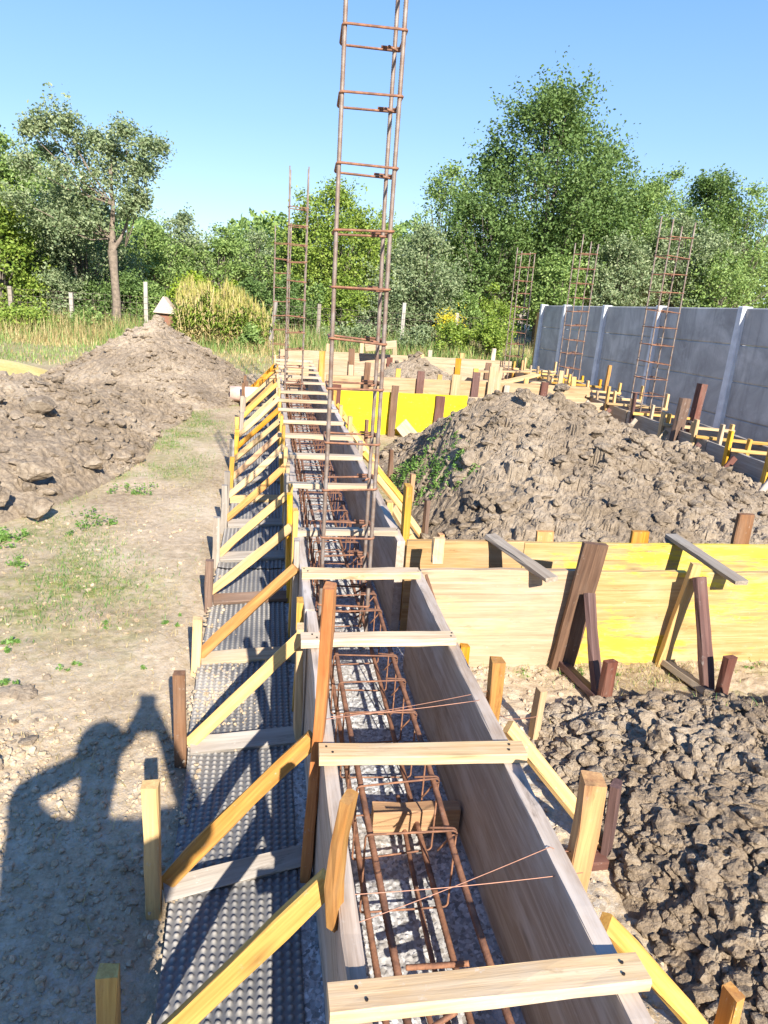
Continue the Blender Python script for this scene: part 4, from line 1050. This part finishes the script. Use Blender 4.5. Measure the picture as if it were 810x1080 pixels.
# ------------------------------------------------------------------ middle cross trench (bright yellow)
GQ='panels of the middle cross trench'
board('shuttering_sheet',(.72,8.25,.26),(2.35,8.25,.26),.50,.03,'formbright',up=(0,-1,0),label='bright yellow panel partly hidden by the large mound',cat='form panel',group=GQ)
board('shuttering_sheet',(2.36,8.25,.25),(4.1,8.25,.25),.50,.03,'formpale',up=(0,-1,0),label='pale panel right of the bright yellow one behind the large mound',cat='form panel',group=GQ)
board('shuttering_sheet',(.72,8.75,.31),(4.1,8.75,.31),.62,.03,'formpale',up=(0,-1,0),label='long pale panel standing behind the bright yellow one',cat='form panel',group=GQ)
for i,(x,y,h,w,mt) in enumerate([(.78,8.19,.58,.10,'red'),(1.45,8.15,.60,.08,'brown'),(2.0,8.19,.50,.11,'red'),(1.18,8.6,.80,.07,'brown'),(1.85,8.68,.72,.09,'red'),(2.55,8.68,.74,.09,'red'),(2.95,8.66,.60,.07,'grey'),(3.45,8.68,.66,.09,'red'),(2.3,8.68,.70,.12,'pale'),(2.78,8.66,.82,.16,'pale')]):
    board('wooden_stake',(x,y,-.02),(x+.02,y+.03,h),w,.03,mt,up=(0,-1,0),label=['red-brown stake at the left end of the bright yellow panel','thin brown stake before the middle of the bright yellow panel','red-brown stake at the right of the bright yellow panel','tall brown stake behind the bright yellow panel','red stake against the long pale panel, left one','red stake against the long pale panel, middle one','grey stake against the long pale panel','red stake against the long pale panel, right one','short pale board upright by the long pale panel','wide pale board upright by the long pale panel'][i],cat='stake',group='stakes of the middle cross trench')
board('spacer_plank',(1.55,8.10,.18),(1.72,8.12,.0),.16,.02,'pale',up=(0,-1,.2),label='loose pale board leaning against the bottom of the bright yellow panel',cat='board')
# far cross trench
GC='panels of the far cross trench'
board('shuttering_sheet',(.72,11.3,.26),(3.6,11.3,.26),.52,.03,'formpale',up=(0,-1,0),label='farthest front panel at the end of the trench',cat='form panel',group=GC)
board('shuttering_sheet',(.2,11.9,.30),(4.1,11.9,.30),.60,.03,'formpale',up=(0,-1,0),label='farthest rear panel closing the site',cat='form panel',group=GC)
for i,(x,h,mt) in enumerate([(.85,.66,'orange'),(1.3,.72,'brown'),(1.9,.62,'red'),(2.4,.7,'yellowish'),(3.0,.66,'orange'),(3.5,.62,'brown')]):
    board('wooden_stake',(x,11.24,-.02),(x,11.26,h),.09,.03,mt,up=(0,-1,0),label=['first','second','third','fourth','fifth','sixth'][i]+' stake from the left along the farthest front panel',cat='stake',group='stakes of the far cross trench')
board('foam_board',(1.55,11.6,.72),(2.05,11.6,.80),.12,.05,'pale',up=(0,-1,0),label='white board lying on the far formwork',cat='board')
# right-hand row along the wall
GD='boards of the right formwork row'
for i,(a,b_,mt) in enumerate([(3.6,6.1,'grey'),(6.11,7.7,'grey'),(7.71,9.6,'formpale'),(9.61,11.9,'formpale')]):
    board('form_board',(4.12,a,.25),(4.12,b_,.25),.50,.034,mt,up=(1,0,0),label='left board of the right formwork row, '+['nearest grey length','second grey length','third length, pale','farthest pale length'][i],cat='form board',group=GD)
for i,(a,b_) in enumerate([(3.6,6.4),(6.41,9.2),(9.21,11.9)]):
    board('form_board',(4.62,a,.25),(4.62,b_,.25),.50,.034,'grey' if i<2 else 'form',up=(1,0,0),label='right board of the right formwork row, '+['nearest length','middle length','farthest length'][i],cat='form board',group=GD)
random.seed(21)
dy = [5.0,5.55,6.1,6.7,7.35,8.0,8.6,9.2,9.8,10.4,11.0,11.5]
for i,y in enumerate(dy):
    board('spacer_plank',(4.05,y+.12,.515),(4.70,y-.12,.515),.05,.025,'yellowish',label=ords[i]+' spacer plank from the camera over the right formwork row',cat='plank',group='spacer planks over the right formwork row')
    root = empty('timber_brace',(4.05,y,0),ords[i]+' timber brace from the camera on the left of the right formwork row','brace','braces of the right formwork row')
    board('upright',(4.08,y+.2,-.05),(4.08,y+.2,random.uniform(.6,.74)),.055,.026,'yellowish' if i!=4 else 'red',root,up=(1,0,0))
    if i<8: board('diagonal',(4.06,y+.05,.46),(3.72,y-.02,.02),.05,.026,random.choice(['pale','red','yellowish','grey']),root,up=(0,-1,.3))
    if i<8: board('stake',(3.70,y-.05,-.05),(3.70,y-.05,.24),.05,.03,'orange',root,up=(1,0,0))
    board('wooden_stake',(4.66,y-.1,-.1),(4.68,y-.1,random.uniform(.58,.70)),.05,.026,'yellowish' if i not in (8,10) else 'orange',up=(1,0,0),label=ords[i]+' upright stake from the camera on the wall side of the right formwork row',cat='stake',group='stakes on the wall side of the right formwork row')
board('wooden_post',(4.60,7.2,.0),(4.68,7.25,.90),.10,.07,'red',up=(1,0,0),label='dark upright timber before the wall, the farther of two',cat='post')
board('wooden_post',(4.06,6.62,.0),(4.12,6.62,.82),.13,.05,'brown',up=(.4,-1,0),label='thick dark brown board standing on the left side of the right row',cat='post')
board('wooden_post',(4.62,9.4,.0),(4.64,9.4,.85),.05,.04,'orange',up=(1,0,0),label='tall thin orange stake before the wall, in the middle of the row',cat='post')

random.seed(33)
for i in range(16):
    y = 5.2+.42*i
    board('wooden_stake',(4.15+random.uniform(-.02,.03),y,-.05),(4.15+random.uniform(-.04,.04),y,random.uniform(.56,.68)),.045,.025,random.choice(['yellowish','yellowish','pale','orange']),up=(1,0,0),label=(ords+['x'])[i]+' thin stake from the camera along the left board of the right formwork row',cat='stake',group='thin stakes of the right formwork row')
for i,x in enumerate([1.05,1.62,2.15,2.62,2.85,3.3,3.75,3.95]):
    board('wooden_stake',(x,8.93,-.05),(x+random.uniform(-.02,.02),8.95,random.uniform(.66,.8)),.06,.026,random.choice(['yellowish','pale','yellowish']),up=(0,-1,0),label=ords[i]+' light stake from the left behind the long pale panel' if i else 'leftmost light stake behind the long pale panel',cat='stake',group='light stakes behind the long pale panel')
for i,x in enumerate([1.0,1.55,2.1,2.7,3.25,3.8]):
    board('wooden_stake',(x,12.0,-.05),(x,12.0,random.uniform(.66,.8)),.07,.03,random.choice(['yellowish','pale','orange']),up=(0,-1,0),label=(ords[i]+' stake from the left behind the farthest rear panel') if i else 'leftmost stake behind the farthest rear panel',cat='stake',group='stakes behind the farthest rear panel')
for i,(a,b_) in enumerate([((2.9,9.3,.5),(3.8,9.9,.62)),((3.0,10.2,.45),(4.0,10.0,.5)),((3.2,11.0,.5),(4.0,10.7,.58))]):
    board('loose_board',a,b_,.14,.025,['yellowish','pale','yellowish'][i],up=(0,0,1),label=['yellow board lying slanted over the forms before the wall end','pale board lying across the forms behind the yellow slanted one','farthest loose board lying near the end rebar column'][i],cat='board',group='loose boards near the wall end')
# pale pipe by the braces
pp = empty('pipe',(-.4,10.0,.15),'short pale orange plastic pipe lying beside the far left braces','pipe')
q_=12; th=np.linspace(0,2*math.pi,40,endpoint=False)
V=[];F=[]
for j,(x,r_) in enumerate([(-.47,.10),(-.02,.10),(-.02,.09),(-.47,.09)]):
    V += [(x,10.0+r_*math.cos(t),.15+r_*math.sin(t)) for t in th]
for j in range(4):
    for k in range(40): F.append((j*40+k,j*40+(k+1)%40,((j+1)%4)*40+(k+1)%40,((j+1)%4)*40+k))
link('pipe_wall', npmesh('pipe_wall',V,F,smooth=True), M_['pipe'], pp)

# ------------------------------------------------------------------ the photographer, seen as a shadow
def skin(name, verts, edges, radii, mat, parent, levels=2):
    me = bpy.data.meshes.new(name); me.from_pydata(verts, edges, []); me.update()
    o = bpy.data.objects.new(name, me); col.objects.link(o)
    md = o.modifiers.new('s','SKIN'); md.use_smooth_shade = True
    for i, r_ in enumerate(radii):
        sv = me.skin_vertices[0].data[i]; sv.radius = r_ if isinstance(r_, tuple) else (r_, r_); sv.use_root = (i == 0)
    ms = o.modifiers.new('u','SUBSURF'); ms.levels = levels; ms.render_levels = levels
    dg = bpy.context.evaluated_depsgraph_get(); nm = bpy.data.meshes.new_from_object(o.evaluated_get(dg))
    bpy.data.objects.remove(o); nm.name = name; nm.materials.clear()
    return link(name, nm, M_[mat], parent)
person = empty('person',(-.14,-.42,0),'person with raised arms standing left of the trench, shadow falling over the path','person')
PV=[];PE=[];PR=[]
def pv(p,r,par=None):
    PV.append(p); PR.append(r)
    if par is not None: PE.append((par,len(PV)-1))
    return len(PV)-1
pel = pv((-.15,-.47,.92),(.155,.12)); wst = pv((-.15,-.46,1.08),(.135,.10),pel); cst = pv((-.14,-.42,1.32),(.155,.115),wst)
nk0 = pv((-.14,-.40,1.45),(.085,.075),cst); nk = pv((-.14,-.35,1.51),.058,nk0)
hd1 = pv((-.14,-.29,1.56),(.070,.08),nk); hd2 = pv((-.14,-.26,1.62),(.078,.092),hd1); hd3 = pv((-.14,-.265,1.69),(.06,.07),hd2)
hands=[]
for s,sh,el,wr in ((-1,(-.31,-.38,1.45),(-.42,-.08,1.40),(-.085,-.065,1.565)),(1,(.05,-.42,1.44),(.13,-.07,1.31),(.058,-.065,1.555))):
    a = pv(sh,.075,cst); m_ = pv(tuple((p*.5+q__*.5) for p,q__ in zip(sh,el)),.056,a); e = pv(el,.046,m_)
    f = pv(tuple((p*.6+q__*.4) for p,q__ in zip(el,wr)),.044,e); w = pv(wr,.030,f)
    hx_ = wr[0]+s*(-.03); pa = pv((wr[0]-s*.028,wr[1]+.03,wr[2]+.045),(.030,.018),w)
    # fingers round the phone's edge, thumb behind it
    for k in range(4):
        bz = wr[2]+.035+.019*k; L = [.86,1.,.97,.8][k]
        b0 = pv((wr[0]-s*.030,wr[1]+.045,bz),.0095,pa)
        b1 = pv((wr[0]-s*.034,wr[1]+.045+.022*L,bz+.004),.0088,b0)
        b2 = pv((wr[0]-s*(.052+.003*L),wr[1]+.045+.026*L,bz+.006),.0078,b1)
    t0 = pv((wr[0]-s*.040,wr[1]+.022,wr[2]+.075),.012,pa); t1 = pv((wr[0]-s*.062,wr[1]+.028,wr[2]+.085),.010,t0)
for s in (-1,1):
    hp = pv((-.15+s*.09,-.47,.84),.085,pel); kn = pv((-.15+s*.11,-.44,.48),.058,hp); ca = pv((-.15+s*.115,-.47,.32),.054,kn); an = pv((-.15+s*.12,-.48,.09),.038,ca)
    he = pv((-.15+s*.12,-.49,.045),.034,an); to = pv((-.15+s*.135,-.30,.035),(.042,.026),he)
body = skin('body',PV,PE,PR,'skin',person)
def sub(idx, rad, name, mat):
    mp = {j:i for i,j in enumerate(idx)}
    return skin(name,[PV[j] for j in idx],[(mp[a],mp[b_]) for a,b_ in PE if a in mp and b_ in mp],rad,mat,person)
# clothes follow the body a little outside it
i0 = PV.index((-.31,-.38,1.45)); i1 = PV.index((.05,-.42,1.44))
grow = lambda j,d: tuple(x+d for x in PR[j]) if isinstance(PR[j],tuple) else PR[j]+d
ids=[wst,pel,cst,nk0,i0,i0+1,i1,i1+1]; sub(ids,[grow(j,.018) for j in ids],'shirt','shirt')
hpL = PV.index((-.24,-.47,.84)); hpR = PV.index((-.06,-.47,.84)) if (-.06,-.47,.84) in PV else hpL+6
ids=[pel,hpL,hpL+1,hpL+2,hpL+3,hpR,hpR+1,hpR+2,hpR+3]; sub(ids,[grow(j,.016) for j in ids],'trousers','trousers')
v, f = ICO[3]; v = v*np.array([.086,.098,.085]); v = v[:, :]
keep = v[:,2] > -.03
link('hair', npmesh('hair', v*1.03, f, smooth=True), M_['hair'], person, Matrix.Translation((-.14,-.29,1.69)))

# ------------------------------------------------------------------ camera
F_=760.; cx,cy=405.,540.
def cd(px,py): return Vector(((px-cx)/F_,(cy-py)/F_,-1.))
Yc = cd(282,291).normalized(); P2 = cd(1282,361).normalized(); Zc = P2.cross(Yc).normalized()
if Zc.y < 0: Zc = -Zc
Xc = Yc.cross(Zc).normalized()
Rm = Matrix((Xc,Yc,Zc))       # world = Rm @ camera
cam = bpy.data.cameras.new('camera'); co = bpy.data.objects.new('camera', cam); col.objects.link(co)
MW = Rm.to_4x4(); MW.translation = (0,0,H); co.matrix_world = MW
cam.sensor_fit = 'VERTICAL'; cam.sensor_height = 36.; cam.lens = 36.*F_/1080.; cam.clip_start=.01; cam.clip_end = 4000
scene.camera = co
# the phone it is taken with, lens just behind the viewpoint
ph = empty('mobile_phone',(0,-.01,1.66),'black mobile phone held up in both hands of the photographer','phone')
bm = bmesh.new(); box_bm(bm,(.0,0,0),(.072,.152,.008)); bm_obj('phone_body',bm,'phone',ph,MW @ Matrix.Translation((-.014,-.05,.010)),bevel=.0035)
bm = bmesh.new(); bmesh.ops.create_cone(bm,cap_ends=True,segments=24,radius1=.007,radius2=.007,depth=.002); bm_obj('lens',bm,'lens',ph,MW @ Matrix.Translation((0,0,.0045)),bevel=0)

# ------------------------------------------------------------------ light
d = Vector((-.137,.839,-.527)).normalized()
sun = bpy.data.lights.new('sun','SUN'); so = bpy.data.objects.new('sun',sun); col.objects.link(so)
so.rotation_euler = d.to_track_quat('-Z','Y').to_euler(); sun.energy = 4.6; sun.angle = R(.5); sun.color = (1.,.94,.84)
w = bpy.data.worlds.new('World'); scene.world = w; w.use_nodes = True; nt = w.node_tree
sk = nt.nodes.new('ShaderNodeTexSky'); sk.sky_type='NISHITA'; sk.sun_disc=False
to_sun = -d; sk.sun_elevation = math.asin(to_sun.z); sk.sun_rotation = math.atan2(to_sun.x, to_sun.y)
sk.air_density=1.0; sk.dust_density=.1; sk.ozone_density=4.0; sk.altitude=200
geo = N(nt,'ShaderNodeTexCoord'); sp_ = N(nt,'ShaderNodeSeparateXYZ'); nt.links.new(geo.outputs['Generated'], sp_.inputs[0])
el = ramp(nt, sp_.outputs[2], [(0.,(.28,.37,.46)),(.05,(.23,.335,.46)),(.18,(.15,.265,.46)),(.42,(.062,.175,.44)),(1.,(.03,.10,.32))])
sc2 = N(nt,'ShaderNodeVectorMath',operation='SCALE'); nt.links.new(el, sc2.inputs[0]); sc2.inputs['Scale'].default_value = 1/.10
mx_ = mix(nt, .72, sk.outputs[0], sc2.outputs[0])
nt.links.new(mx_, nt.nodes['Background'].inputs[0]); nt.nodes['Background'].inputs[1].default_value = .10
scene.view_settings.view_transform='Standard'; scene.view_settings.look='None'; scene.view_settings.exposure=1.3; scene.view_settings.gamma=1
scene.render.engine='CYCLES'; scene.cycles.max_bounces=6
